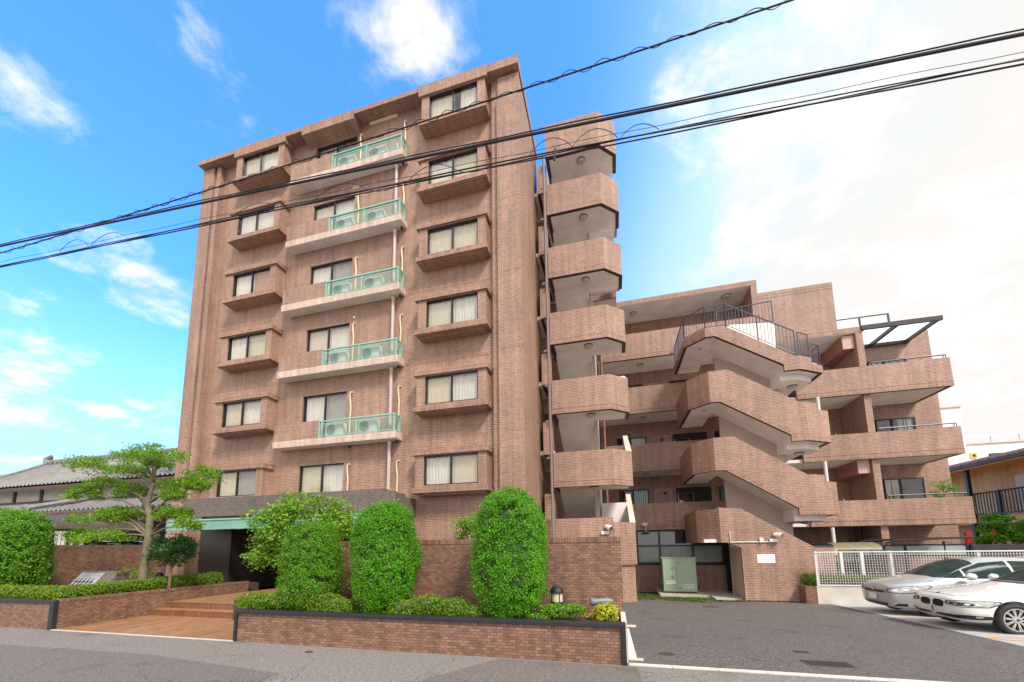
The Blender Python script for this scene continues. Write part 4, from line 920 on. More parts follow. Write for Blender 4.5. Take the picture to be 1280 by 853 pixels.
def column_shrub(loc, rx, ry, h, label, seed, m='leaf_bright', n=24000, size=0.0158):
    t = thing('clipped_shrub', loc, label, 'shrub', 'column shaped shrubs in the front planter'); x, y, z = loc
    g = MB(); c = (x, y, z+h*0.52); r = (rx, ry, h*0.49); nc = n//9
    ctr, Dn = ell_shell(nc, c, r, seed, 0.075, 8, 0.10, power=3.0)
    taper = 1-0.16*np.clip((c[2]-0.25*h-ctr[:, 2])/(0.25*h), 0, 1); ctr[:, 0] = x+(ctr[:, 0]-x)*taper
    rep = np.repeat(ctr, 26, 0); rn_ = np.repeat(Dn, 26, 0); P = rep+nrng.normal(0, 1, rep.shape)*0.033+rn_*nrng.normal(0, 0.02, (len(rep), 1))
    leaf_quads(P, rn_+np.array((0, 0, 0.45)), size, g, m, 0.5, 0.75)
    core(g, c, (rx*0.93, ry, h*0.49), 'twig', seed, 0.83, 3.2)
    part(g, 'foliage', t)
    g = MB()
    for i in range(3): a = 2.1*i+seed; g.tube([(x+0.08*math.cos(a), y+0.08*math.sin(a), z-0.05), (x+0.12*math.cos(a), y+0.12*math.sin(a), z+h*0.4), (x+0.2*math.cos(a), y+0.2*math.sin(a), z+h*0.7)], [0.035, 0.028, 0.012], 'bark_brown', 6)
    part(g, 'stem', t); return t

# ================================================================== PLANTERS AND GARDEN WALLS
PF = -5.95
t = thing('brick_planter', (3.1, PF, 0), 'long low brick planter with black stone cap holding three column shaped shrubs', 'planter')
g = MB(); g.box(-0.44, 6.70, PF, PF+0.12, -0.3, 0.525, 'brick', top='soil'); g.box(-0.44, -0.32, PF+0.12, -3.9, -0.3, 0.525, 'brick'); part(g, 'front_wall', t)
g = MB(); g.box(-0.44, 6.70, PF-0.004, PF-0.0005, 0.475, 0.524, 'brick_soldier'); part(g, 'soldier_course', t)
g = MB(); xs_ = [-0.50, 1.6, 3.72, 5.1, 6.78]
for a, b in zip(xs_, xs_[1:]): g.box(a+0.002, b-0.002, PF-0.035, PF+0.15, 0.526, 0.59, 'cap_stone')
g.box(-0.50, -0.445, PF-0.035, PF+0.15, -0.02, 0.525, 'cap_stone'); g.box(-0.50, -0.31, PF+0.152, -3.9, 0.526, 0.59, 'cap_stone'); part(g, 'cap_stone', t, bevel=0.008)
g = MB(); g.box(6.705, 6.775, PF-0.03, PF+0.15, -0.02, 0.524, 'cap_stone'); g.box(6.72, 6.80, PF+0.152, -4.75, -0.1, 0.57, 'low_wall'); part(g, 'end_slab', t)
g = MB(); g.box(6.805, 7.02, -5.66, -5.60, -0.02, 0.02, 'cream_cap'); g.slab_xz([(6.805, 0.021), (6.93, 0.021), (6.83, 0.46), (6.805, 0.46)], -5.65, -5.61, 'white_paint'); part(g, 'end_bracket', t)
g = MB(); g.box(6.802, 6.95, -5.35, -5.30, 0.43, 0.455, 'cream_cap'); part(g, 'bracket_arm', t)
g = MB(); g.box(-0.32, 6.70, PF+0.12, -4.70, 0.0, 0.50, 'soil'); g.box(-2.6, -0.5, -4.2, -2.0, 0.0, 0.5, 'soil'); part(g, 'soil', t)
g = MB(); g.box(-0.62, -0.505, -5.72, -5.60, 0.33, 0.41, 'black_plastic'); solo(g, 'intake_box', (-0.56, -5.66, 0.33), 'small black box fixed to the left end of the long planter', 'box')
t = thing('garden_wall', (3.2, -4.7, 0), 'brick garden wall standing behind the three column shaped shrubs', 'wall')
g = MB(); g.box(-0.10, 6.78, -4.75, -4.55, -0.3, 1.80, 'brick'); part(g, 'wall_body', t)
g = MB(); g.box(-0.11, 6.786, -4.756, -4.545, 1.802, 1.90, 'brick_soldier'); part(g, 'soldier_course', t)
t = thing('brick_planter', (-9, PF, 0), 'low brick planter with black edge beside the entrance path, under the cloud pruned tree', 'planter')
g = MB(); g.box(-16, -5.84, PF, PF+0.14, -0.3, 0.575, 'brick'); g.box(-5.90, -5.72, PF+0.06, -1.0, -0.3, 0.58, 'brick'); part(g, 'front_wall', t)
g = MB(); g.box(-5.905, -5.715, PF+0.07, -1.0, 0.582, 0.66, 'brick_soldier'); g.box(-16, -5.84, PF-0.004, PF-0.0005, 0.52, 0.574, 'brick_soldier'); part(g, 'soldier_course', t)
g = MB(); g.box(-16, -5.70, PF-0.035, PF+0.05, 0.577, 0.65, 'cap_stone'); g.box(-5.835, -5.70, PF-0.035, PF+0.05, -0.02, 0.576, 'cap_stone'); part(g, 'cap_stone', t, bevel=0.006)
g = MB(); g.box(-16, -5.91, PF+0.142, -0.4, 0.0, 0.56, 'soil'); part(g, 'soil', t)
t = thing('garden_wall', (-11.6, -1.5, 0), 'brick garden wall behind the cloud pruned tree and the slanted stone', 'wall')
g = MB(); g.box(-11.76, -11.56, -3.3, 0.34, 0.0, 1.86, 'brick'); g.box(-16.5, -11.761, -3.3, -3.1, 0.0, 1.86, 'brick'); part(g, 'wall_body', t)
g = MB(); g.box(-11.766, -11.554, -3.306, 0.34, 1.862, 1.98, 'brick_soldier'); g.box(-16.5, -11.767, -3.306, -3.095, 1.862, 1.98, 'brick_soldier'); part(g, 'soldier_course', t)

column_shrub((4.86, -5.33, 0.44), 0.60, 0.52, 2.27, 'tallest column shaped green shrub, right one of three in the front planter', 3)
column_shrub((2.36, -5.33, 0.44), 0.555, 0.50, 2.12, 'middle of the three column shaped green shrubs in the front planter', 8, n=21000)
column_shrub((0.66, -5.33, 0.44), 0.53, 0.48, 1.78, 'shortest, leaning column shaped shrub in front of the broad leaved tree', 14, 'leaf_left', n=17500)

def hedge(label, blobs, m, group=None, size=0.017, dens=5200, name='low_hedge', cat='hedge', zb=0.5):
    x, y = blobs[0][0], blobs[0][1]; t = thing(name, (x, y, zb), label, cat, group)
    g = MB()
    for i, (bx, by, bz, rx, ry, rz) in enumerate(blobs):
        n = int(dens*(rx*ry+rx*rz+ry*rz)*4); P, D = ell_shell(n, (bx, by, bz), (rx, ry, rz), i*3+int(abs(bx*10)), 0.12, 8, 0.3, -0.6, power=3.0)
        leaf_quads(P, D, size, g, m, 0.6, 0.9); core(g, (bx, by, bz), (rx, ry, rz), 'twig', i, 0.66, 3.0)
    part(g, 'foliage', t); g = MB()
    for (bx, by, bz, rx, ry, rz) in blobs:
        for q in range(3): a = q*2.2; g.tube([(bx, by, zb-0.05), (bx+rx*0.5*math.cos(a), by+ry*0.4*math.sin(a), bz)], [0.015, 0.006], 'bark_brown', 5)
    part(g, 'stem', t); return t
hedge('clipped low hedge left of the shortest column shrub, beside the path', [(-0.62+0.22*i, -5.45+0.04*(i % 2), 0.68, 0.28, 0.3, 0.17) for i in range(4)], 'leaf_hedge', dens=3800)
hedge('loose low azalea between the shortest and the middle column shrub', [(1.25, -5.55, 0.66, 0.35, 0.26, 0.22), (1.62, -5.6, 0.62, 0.3, 0.22, 0.17)], 'leaf_hedge', dens=3200)
hedge('thin low azalea between the middle and the tallest column shrub', [(2.95, -5.62, 0.62, 0.28, 0.2, 0.2), (3.4, -5.55, 0.68, 0.34, 0.24, 0.22), (3.85, -5.55, 0.66, 0.36, 0.22, 0.2), (4.2, -5.6, 0.6, 0.22, 0.18, 0.14)], 'leaf_hedge', dens=2400)
hedge('low spreading green shrub around the dark garden lamp', [(5.66, -5.5, 0.66, 0.26, 0.2, 0.12), (5.93, -5.42, 0.68, 0.24, 0.2, 0.09), (5.4, -5.6, 0.57, 0.2, 0.15, 0.07)], 'leaf_left', size=0.018, dens=3000, name='low_shrub', cat='shrub')
hedge('round yellow green shrub at the right end of the planter', [(6.50, -5.52, 0.66, 0.19, 0.17, 0.15)], 'leaf_yellow', size=0.022, dens=4200, name='low_shrub', cat='shrub')
hedge('sparse golden sprigs left of the yellow green shrub', [(6.22, -5.5, 0.60, 0.10, 0.08, 0.06)], 'leaf_gold', size=0.022, dens=2600, name='low_shrub', cat='shrub')
hedge('long clipped hedge running along the left planter and the entrance path', [(-8.6+0.42*i, -5.55, 0.73, 0.33, 0.26, 0.19) for i in range(6)]+[(-6.16, -5.5+0.42*i, 0.74+0.01*i, 0.26, 0.33, 0.2) for i in range(8)]+[(-6.15, -2.1, 0.78, 0.28, 0.4, 0.24)], 'leaf_hedge', dens=2500, size=0.02)
# big clipped bush at the left edge
t = thing('clipped_shrub', (-10.3, -4.85, 0.5), 'huge rounded clipped bush at the left edge of the picture', 'shrub')
g = MB(); P, D = ell_shell(2600, (-10.72, -4.9, 1.70), (1.62, 0.85, 1.25), 5, 0.06, 8, 0.10, power=2.7); P = np.repeat(P, 20, 0); D = np.repeat(D, 20, 0); leaf_quads(P+nrng.normal(0, 0.05, P.shape), D+np.array((0, 0, 0.4)), 0.029, g, 'leaf_left', 0.5, 0.75)
ctr, Dn = ell_shell(900, (-10.72, -4.9, 1.70), (1.65, 0.87, 1.27), 5, 0.06, 8, 0.02, power=2.7); rep = np.repeat(ctr, 8, 0)+nrng.normal(0, 0.045, (len(ctr)*8, 3)); leaf_quads(rep, np.repeat(Dn, 8, 0), 0.028, g, 'leaf_left', 0.5, 1.1)
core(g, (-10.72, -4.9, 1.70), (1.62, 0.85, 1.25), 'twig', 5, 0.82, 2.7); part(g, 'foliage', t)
g = MB(); g.tube([(-10.2, -4.9, 0.4), (-10.2, -4.9, 1.4)], [0.09, 0.06], 'bark_brown', 8); part(g, 'trunk', t)

def limb(g, a, b, ra, rb_, m, sag=0.12, n=5):
    a = Vector(a); b = Vector(b); L = (b-a).length; pts = []
    for i in range(n+1):
        tt = i/n; p = a.lerp(b, tt); p.z += sag*L*math.sin(math.pi*tt)*0.6
        p += Vector((rng.uniform(-1, 1), rng.uniform(-1, 1), rng.uniform(-1, 1)))*L*0.025*(0 < i < n); pts.append(p)
    g.tube(pts, [ra+(rb_-ra)*i/n for i in range(n+1)], m, 7)
    return pts
# cloud pruned tree
t = thing('pine_tree', (-6.27, -3.9, 0.5), 'cloud pruned tree with flat layered foliage and pale trunk in the left planter', 'tree')
pads = [(-5.92, 4.49, .98, .23), (-7.68, 4.72, .63, .22), (-8.66, 4.38, .74, .22), (-7.16, 4.14, .57, .19), (-4.91, 3.96, .59, .23), (-8.36, 3.82, .64, .17), (-4.57, 3.62, .36, .16), (-8.84, 3.54, .54, .17), (-7.57, 3.58, .62, .17), (-5.82, 3.73, .65, .21), (-8.21, 2.74, .87, .19), (-6.88, 2.88, .94, .16), (-5.49, 2.84, .54, .16), (-8.93, 2.27, .44, .15), (-7.35, 2.17, .85, .16), (-4.85, 2.48, .36, .13), (-5.43, 3.34, .36, .16), (-6.55, 4.42, .47, .19), (-7.8, 2.92, .53, .14)]
trunk = [(-6.27, -3.9, .45), (-6.27, -3.9, .95), (-6.25, -3.9, 1.5), (-6.2, -3.9, 2.17), (-6.23, -3.9, 2.75), (-6.38, -3.9, 3.1), (-6.3, -3.85, 3.7), (-6.35, -3.85, 4.4)]
g = MB(); g.tube(trunk, [.12, .108, .098, .092, .085, .072, .05, .02], 'bark_pale', 12)
nodes = [trunk[3], trunk[4], trunk[5], trunk[6]]
padpos = []
for i, (x, z, rx, rz) in enumerate(pads):
    y = -3.9+rng.uniform(-0.35, 0.5); padpos.append((x, y, z, rx, rz))
    cand = [q for q in nodes if q[2] < z+0.25] or [nodes[0]]
    src = min(cand, key=lambda q: abs(q[2]-(z-0.35-0.25*abs(q[0]-x))))
    pts = limb(g, src, (x, y, z-rz*0.5), .034 if abs(x-src[0]) > 1 else .028, .008, 'bark_pale')
    for q in range(5):
        a = q*1.26+i; e = (x+rx*0.7*math.cos(a), y+rx*0.55*math.sin(a), z-rz*0.2); limb(g, pts[-2], e, .014, .004, 'bark_pale', 0.05, 3)
part(g, 'trunk', t, smooth=True)
g = MB()
for i, (x, y, z, rx, rz) in enumerate(padpos):
    nc = int(32+60*rx)
    for q in range(nc):
        a = rng.random()*6.28; rr = math.sqrt(rng.random()); cx_ = x+rx*rr*math.cos(a); cy_ = y+rx*0.72*rr*math.sin(a); cz_ = z+rz*(1.1*(1-rr*rr)-0.5+rng.uniform(-0.75, 0.55))
        n = 26; P = np.array((cx_, cy_, cz_))+nrng.normal(0, 1, (n, 3))*np.array((0.066, 0.066, 0.04)); leaf_quads(P, np.tile((0, 0, 1.0), (n, 1)), 0.033, g, 'leaf_pine', 0.42, 0.85)
part(g, 'crown', t)
# small round evergreen
t = thing('small_tree', (-5.9, -3.4, 0.5), 'small dark round topped evergreen tree between cloud pruned tree and porch', 'tree')
g = MB(); g.tube([(-5.9, -3.45, 0.4), (-5.88, -3.45, 1.0), (-5.92, -3.42, 1.5), (-5.9, -3.4, 1.85)], [.045, .038, .03, .012], 'bark_brown', 8)
for q in range(7): a = q*0.9; limb(g, (-5.9, -3.43, 1.2+0.05*q), (-5.9+0.6*math.cos(a), -3.4+0.5*math.sin(a), 1.65+0.2*math.sin(q*2)), .014, .004, 'bark_brown', 0.1, 3)
part(g, 'trunk', t)
g = MB()
for q in range(75):
    d = Vector((rng.gauss(0, 1), rng.gauss(0, 1), rng.gauss(0, 1))).normalized()*(rng.random()**0.4); c = (-5.92+d.x*0.78, -3.4+d.y*0.6, 1.74+d.z*0.42)
    P, D = ell_shell(75, c, (0.19, 0.19, 0.14), q, 0.15, 6, 0.6); leaf_quads(P, D, 0.034, g, 'leaf_dark', 0.5, 0.8)
part(g, 'crown', t)
# sprigs at the pine's foot
t = thing('leafy_sapling', (-6.85, -3.75, 0.56), 'low leafy sapling at the foot of the cloud pruned tree', 'sapling')
g = MB(); g2 = MB()
for q in range(9):
    a = q*0.75; e = (-6.95+0.5*math.cos(a)*(0.5+0.5*rng.random()), -3.75+0.3*math.sin(a), 1.02+0.2*rng.random()); g.tube([(-6.9, -3.75, 0.5), (-6.9+0.2*math.cos(a), -3.75+.1*math.sin(a), 0.85), e], [.012, .008, .004], 'bark_brown', 5)
    P = np.array(e)+nrng.normal(0, 1, (20, 3))*np.array((0.11, 0.1, 0.05)); leaf_quads(P, np.tile((0, 0, 1.0), (20, 1)), 0.05, g2, 'leaf_pine', 0.45, 0.6)
part(g, 'stem', t); part(g2, 'foliage', t)
# broad leaved tree behind the shortest column shrub
t = thing('broadleaf_tree', (-0.75, -3.9, 0.5), 'bright broad leaved tree spreading behind the shortest column shrub', 'tree')
g = MB(); g.tube([(-0.8, -3.85, 0.4), (-0.82, -3.87, 1.0), (-0.75, -3.9, 1.5)], [.07, .06, .05], 'bark_brown', 8)
blobs = [(-1.1, 2.72, .62), (-0.35, 2.66, .6), (-1.75, 2.45, .5), (0.15, 2.38, .42), (-2.0, 1.95, .42), (-1.3, 2.2, .55), (-0.6, 2.2, .5), (-2.15, 1.55, .34), (-1.6, 1.6, .38), (-0.9, 1.75, .4), (0.45, 2.2, .26), (-1.5, 2.75, .35)]
for i, (x, z, r) in enumerate(blobs): limb(g, (-0.75, -3.9, 1.3+0.1*(i % 3)), (x, -3.9+0.25*math.sin(i*2.3), z), .028, .006, 'bark_brown', 0.06, 4)
part(g, 'trunk', t); g = MB()
for i, (x, z, r) in enumerate(blobs):
    for q in range(int(110*r)):
        d = Vector((rng.gauss(0, 1), rng.gauss(0, 1), rng.gauss(0, 1))).normalized()*(rng.random()**0.45)*r; c = np.array((x+d.x, -3.9+0.25*math.sin(i*2.3)+d.y*0.85, z+d.z*0.8))
        n = 16; P = c+nrng.normal(0, 0.075, (n, 3)); leaf_quads(P, np.tile((0, -0.2, 1.0), (n, 1)), 0.052, g, 'leaf_broad', 0.42, 0.7)
part(g, 'crown', t)
t = thing('broadleaf_shrub', (3.5, -4.15, 0.3), 'leafy shrub peeping over the garden wall left of the tallest column shrub', 'shrub')
g = MB(); g2 = MB()
for i, (x, z, r) in enumerate([(3.42, 2.22, .22), (3.75, 2.28, .25), (3.45, 1.98, .15), (3.85, 2.02, .22), (3.6, 2.1, .15), (4.1, 2.2, .25)]):
    g2.tube([(3.6, -4.15, 0.2), (3.6, -4.15, 1.3), (x, -4.15, z)], [.03, .022, .008], 'bark_brown', 5)
    for q in range(int(70*r)):
        d = Vector((rng.gauss(0, 1), rng.gauss(0, 1), rng.gauss(0, 1))).normalized()*(rng.random()**0.45)*r; P = np.array((x+d.x, -4.15+d.y, z+d.z*0.7))+nrng.normal(0, 0.05, (14, 3)); leaf_quads(P, np.tile((0, 0, 1.0), (14, 1)), 0.038, g, 'leaf_broad', 0.42, 0.7)
part(g2, 'stem', t); part(g, 'foliage', t)

# garden lamps, spotlight, stone
def garden_lamp(x, y, z, h, r, label):
    t = thing('garden_lamp', (x, y, z), label, 'garden lamp')
    g = MB(); g.lathe([(r, 0), (r, h*0.5), (r*0.92, h*0.52)], (x, y, z), 'black_plastic', 16); part(g, 'lamp_post', t)
    g = MB(); g.lathe([(r*0.86, h*0.5), (r*0.86, h*0.78)], (x, y, z), 'lantern', 16); part(g, 'lamp_glass', t)
    g = MB(); g.lathe([(r*1.04, h*0.775), (r*1.02, h*0.83), (r*0.85, h*0.92), (r*0.5, h*0.98), (0.002, h)], (x, y, z), 'black_plastic', 16)
    for i in range(4): a = i*math.pi/2+0.6; g.tube([(x+r*0.93*math.cos(a), y+r*0.93*math.sin(a), z+h*0.5), (x+r*0.93*math.cos(a), y+r*0.93*math.sin(a), z+h*0.8)], 0.008, 'black_plastic', 5)
    part(g, 'lamp_cap', t, smooth=False)
garden_lamp(5.65, -5.12, 0.48, 0.57, 0.115, 'black domed garden lamp right of the tallest column shrub')
garden_lamp(-6.45, -3.36, 0.55, 0.57, 0.10, 'black domed garden lamp between the cloud pruned tree and the small dark tree')
t = thing('spotlight', (6.35, -5.2, 0.5), 'grey cylindrical spotlight lying above the yellow green shrub', 'spotlight')
g = MB(); g.tube([(6.24, -5.26, 0.80), (6.28, -5.25, 0.80), (6.30, -5.25, 0.80), (6.52, -5.2, 0.81), (6.60, -5.18, 0.81)], [0.062, 0.07, 0.056, 0.056, 0.035], 'rubber_grey', 12); part(g, 'lamp_head', t)
g = MB(); g.tube([(6.42, -5.2, 0.45), (6.42, -5.2, 0.78)], 0.02, 'rubber_grey', 8); part(g, 'lamp_stem', t)
t = thing('stone_block', (-7.7, -4.3, 0.55), 'dark speckled stone block with slanted pale name plate, behind the left hedge', 'stone sign')
g = MB(); g.slab_yz([(-4.55, 0.5), (-4.05, 1.17), (-3.75, 1.17), (-3.7, 0.5)], -8.45, -6.95, 'granite'); part(g, 'block', t)
g = MB()
def onslope(x, s, d): return (x, -4.55+0.5*s-0.012*d*0.8, 0.5+0.67*s+0.012*d*0.6)
def splate(x0, x1, s0, s1, d, m): g.face([onslope(x0, s0, d), onslope(x1, s0, d), onslope(x1, s1, d), onslope(x0, s1, d)], m)
splate(-8.42, -7.45, 0.18, 0.94, 1, 'plate_grey'); part(g, 'name_plate', t); g = MB()
for i in range(5):
    x = -8.33+0.155*i
    splate(x, x+0.10, 0.55, 0.60, 2, 'black_plastic'); splate(x+0.03, x+0.055, 0.38, 0.72, 2, 'black_plastic'); splate(x+0.01, x+0.09, 0.42, 0.455, 2, 'black_plastic')
part(g, 'engraved_mark', t)

# ================================================================== PARKING LOT THINGS
zl = lotz(6.2)
t = thing('electrical_cabinet', (9.3, 6.6, zl), 'pale green metal electrical cabinet on a concrete slab under the stairs', 'electrical cabinet')
g = MB(); g.box(8.63, 9.97, 6.22, 7.15, zl+0.18, 1.15, 'cabinet_green'); g.box(8.60, 10.0, 6.19, 7.18, 1.151, 1.19, 'cabinet_green'); g.box(8.66, 9.94, 6.25, 7.1, zl+0.13, zl+0.18, 'rust_iron'); part(g, 'cabinet_body', t)
for a, b in ((8.65, 9.17), (9.19, 9.95)):
    g = MB(); g.box(a, b, 6.198, 6.219, zl+0.21, 1.13, 'cabinet_green'); d = part(g, 'cabinet_door', t)
    g = MB(); hx = a+0.34 if a < 9 else a+0.07
    for hz_ in ((0.72, 0.34) if a < 9 else (0.95, -0.12)): g.box(hx, hx+0.05, 6.175, 6.197, hz_, hz_+0.035, 'black_plastic')
    part(g, 'door_latch', d)
g = MB(); g.box(8.75, 9.13, 6.190, 6.1975, 0.07, 0.20, 'sign_white'); d = part(g, 'warning_label', t); g = MB()
for i in range(5): g.box(8.78+i*0.068, 8.82+i*0.068, 6.1885, 6.1899, 0.11, 0.165, 'red_paint')
part(g, 'label_text', d); g = MB(); x = 9.45
while x < 9.86: ww = 0.02+0.025*rng.random(); g.box(x, x+ww, 6.194, 6.1975, 0.02, 0.055, 'sign_white'); g.box(x, x+ww*0.9, 6.194, 6.1975, -0.10, -0.045, 'sign_white'); x += ww+0.016
part(g, 'stencil_text', t)
g = MB(); g.box(8.42, 10.28, 5.55, 8.2, -0.8, zl+0.125, 'concrete'); solo(g, 'concrete_slab', (9.3, 6.8, -0.3), 'concrete slab under the pale green electrical cabinet', 'concrete slab', bevel=0.01)
g = MB(); g.box(10.32, 11.26, 4.75, 8.2, -0.8, zl+0.12, 'concrete'); solo(g, 'concrete_slab', (10.8, 6.5, -0.3), 'concrete doorstep at the opening under the outside stairs', 'concrete slab', bevel=0.01)
g = MB(); P = []
for i in range(5200):
    x = rng.uniform(7.5, 13.2); dens = 1.0 if x < 9.9 else 0.35
    y0 = 3.55+0.35*math.sin(x*1.7)+(0 if x < 9.9 else 0.62); y1 = 7.6 if x < 8.42 else (5.5 if x < 10.25 else 4.48)
    y = y0+(y1-y0)*rng.random()**(0.55)
    if rng.random() < dens: P.append((x, y, lotz(y)+0.012))
P = np.array(P); leaf_quads(P, np.tile((0, 0, 1.0), (len(P), 1)), 0.05, g, 'moss', 0.8, 0.25); setting(g, 'moss', 'stuff')
# drain covers
def cover(name, x, y, w_, d_, label, cat, slots):
    z = (lotz(y) if x > 6.8 and y > -5.9 else 0.0)+0.011; t = thing(name, (x, y, z), label, cat)
    g = MB(); n = 28
    if slots: g.box(x-w_, x+w_, y-d_, y+d_, z-0.02, z, 'rust_iron')
    else: g.prism([(x+w_*math.cos(i*6.2832/n), y+d_*math.sin(i*6.2832/n)) for i in range(n)], z-0.02, z, 'rust_iron')
    part(g, 'cover_plate', t); g = MB(); m = int(w_/0.045)
    for i in range(-m, m): g.box(x+i*0.045+0.008, x+i*0.045+0.034, y-d_*0.72, y+d_*0.72, z+0.0005, z+0.0035, 'room_dark' if slots else 'kerb')
    if slots: part(g, 'slot', t)
cover('drain_grate', 9.62, -5.2, 0.30, 0.16, 'large rusty drain grate near the kerb strip of the parking lot', 'drain grate', True)
cover('drain_grate', 9.58, -4.42, 0.11, 0.06, 'small rusty drain grate beyond the large one', 'drain grate', True)
cover('manhole_cover', 7.42, -5.1, 0.13, 0.10, 'small reddish manhole cover beside the planter end', 'manhole cover', False)
cover('manhole_cover', 9.6, 2.2, 0.24, 0.16, 'small dark manhole cover far back near the cabinet', 'manhole cover', False)
cover('valve_cover', 1.56, -6.33, 0.07, 0.05, 'tiny round valve cover in the road before the long planter', 'manhole cover', False)

# low wall, white mesh fence and hedge
YFN = 3.95; z0 = lotz(YFN)
t = thing('low_wall', (17, YFN, z0), 'pale rendered low wall carrying the white mesh fence', 'wall')
g = MB(); g.box(13.36, 26, YFN, YFN+0.18, z0-0.4, 0.215, 'low_wall'); part(g, 'wall_body', t); g = MB(); g.box(13.34, 26.0, YFN-0.01, YFN+0.19, 0.216, 0.235, 'low_wall'); part(g, 'wall_coping', t)
t = thing('brick_planter', (13.2, YFN, z0), 'short brick planter end between the stair wall and the pale low wall', 'planter')
g = MB(); g.box(13.02, 13.345, YFN+0.01, YFN+0.9, z0-0.4, 0.24, 'brick'); part(g, 'front_wall', t); g = MB(); g.box(13.36, 16.3, YFN+0.19, YFN+0.9, z0-0.2, 0.2, 'soil'); part(g, 'soil', t)
t = thing('mesh_fence', (17, YFN+0.05, 0.23), 'white mesh fence standing on the pale low wall behind the cars', 'fence')
YM = YFN+0.06
for x in (13.45, 15.62, 17.95, 20.3, 22.7, 25.1):
    g = MB(); g.box(x-0.035, x+0.035, YM, YM+0.06, 0.236, 1.44, 'white_paint'); part(g, 'fence_post', t)
g = MB(); x = 13.50
while x < 25.1:
    g.box(x-0.0045, x+0.0045, YM-0.012, YM-0.002, 0.29, 1.41, 'white_paint'); x += 0.075
for i in range(13):
    z = 0.30+i*0.085; g.box(13.45, 25.1, YM-0.024, YM-0.013, z-0.004, z+0.004, 'white_paint')
for z in (0.285, 1.415): g.box(13.42, 25.13, YM-0.035, YM-0.025, z-0.018, z+0.018, 'white_paint')
part(g, 'mesh_panel', t)
for px, yy in ((14.55, 4.75), (15.15, 4.7)):
    g = MB(); g.box(px-0.045, px+0.045, yy, yy+0.06, lotz(yy), 1.38, 'white_paint'); solo(g, 'white_post', (px, yy, lotz(yy)), 'slim white post behind the mesh fence, %s one of two' % ('left' if px < 15 else 'right'), 'post')
hedge('clipped green hedge behind the white mesh fence', [(13.35+0.33*i, YFN+0.5, 0.42, 0.26, 0.24, 0.27-0.012*i) for i in range(9)], 'leaf_hedge', dens=2600, zb=0.2)

# bicycle shelter on the right
t = thing('bicycle_shelter', (17, 6.2, lotz(6)), 'bicycle shelter with curved ribbed olive roof behind the mesh fence', 'bicycle shelter')
g = MB(); n = 10; prof = [(5.5+0.75*(1-math.cos(i/n*math.pi/2)), 1.43+0.30*math.sin(i/n*math.pi/2)) for i in range(n+1)]
xx = [14.78+i*0.0475 for i in range(32)]
for a, b, i in zip(xx, xx[1:], range(99)):
    o = 0.012 if i % 2 else 0.0; o2 = 0.0 if i % 2 else 0.012
    for p, q in zip(prof, prof[1:]): g.face([(a, p[0], p[1]+o), (b, p[0], p[1]+o2), (b, q[0], q[1]+o2), (a, q[0], q[1]+o)], 'shelter_olive')
part(g, 'curved_roof', t)
g = MB(); pr2 = [(16.26+0.45*(1-math.cos(i/8*math.pi/2)), 1.42+0.38*math.sin(i/8*math.pi/2)) for i in range(9)]+[(18.95, 1.87)]
for p, q in zip(pr2, pr2[1:]):
    g.face([(p[0], 5.5, p[1]), (q[0], 5.5, q[1]), (q[0], 7.4, q[1]), (p[0], 7.4, p[1])], 'glass_smoke')
part(g, 'flat_roof', t); g = MB()
for yy in (5.5, 7.4): g.tube([(p[0], yy, p[1]) for p in pr2], 0.035, 'frame_dark', 6)
for q in pr2[9:]+[(17.3, 1.83), (18.1, 1.855)]: g.tube([(q[0], 5.5, q[1]), (q[0], 7.4, q[1])], 0.025, 'frame_dark', 6)
part(g, 'roof_frame', t)
for x, yy in ((14.85, 6.2), (16.25, 6.2), (16.3, 7.4), (19.3, 7.4)):
    g = MB(); g.box(x-0.03, x+0.03, yy, yy+0.06, lotz(yy)-0.05, 1.45 if x < 16.28 else 1.75, 'frame_dark'); part(g, 'shelter_post', t)
g = MB()
for a, b in ((16.4, 17.9), (18.0, 19.2), (19.25, 19.9)): g.box(a, b, 7.3, 7.32, 1.20, 1.55, 'frosted')
part(g, 'side_panel', t); g = MB()
for z in (0.15, 1.15, 1.58): g.box(16.3, 19.95, 7.28, 7.36, z, z+0.06, 'frame_dark')
for x in (17.95, 19.92): g.box(x-0.03, x+0.03, 7.27, 7.37, lotz(7), 1.6, 'frame_dark')
part(g, 'panel_frame', t)
t = thing('metal_fence', (24, 7.2, lotz(7)), 'dark metal boundary fence right of the bicycle shelter', 'fence')
g = MB(); g.box(20.0, 28, 7.3, 7.34, lotz(7), 1.60, 'frame_bronze'); part(g, 'fence_panel', t)
for x in (20.05, 22.0, 24.0, 26.0): g = MB(); g.box(x-0.04, x+0.04, 7.25, 7.295, lotz(7)-0.05, 1.66, 'frame_dark'); part(g, 'fence_post', t)

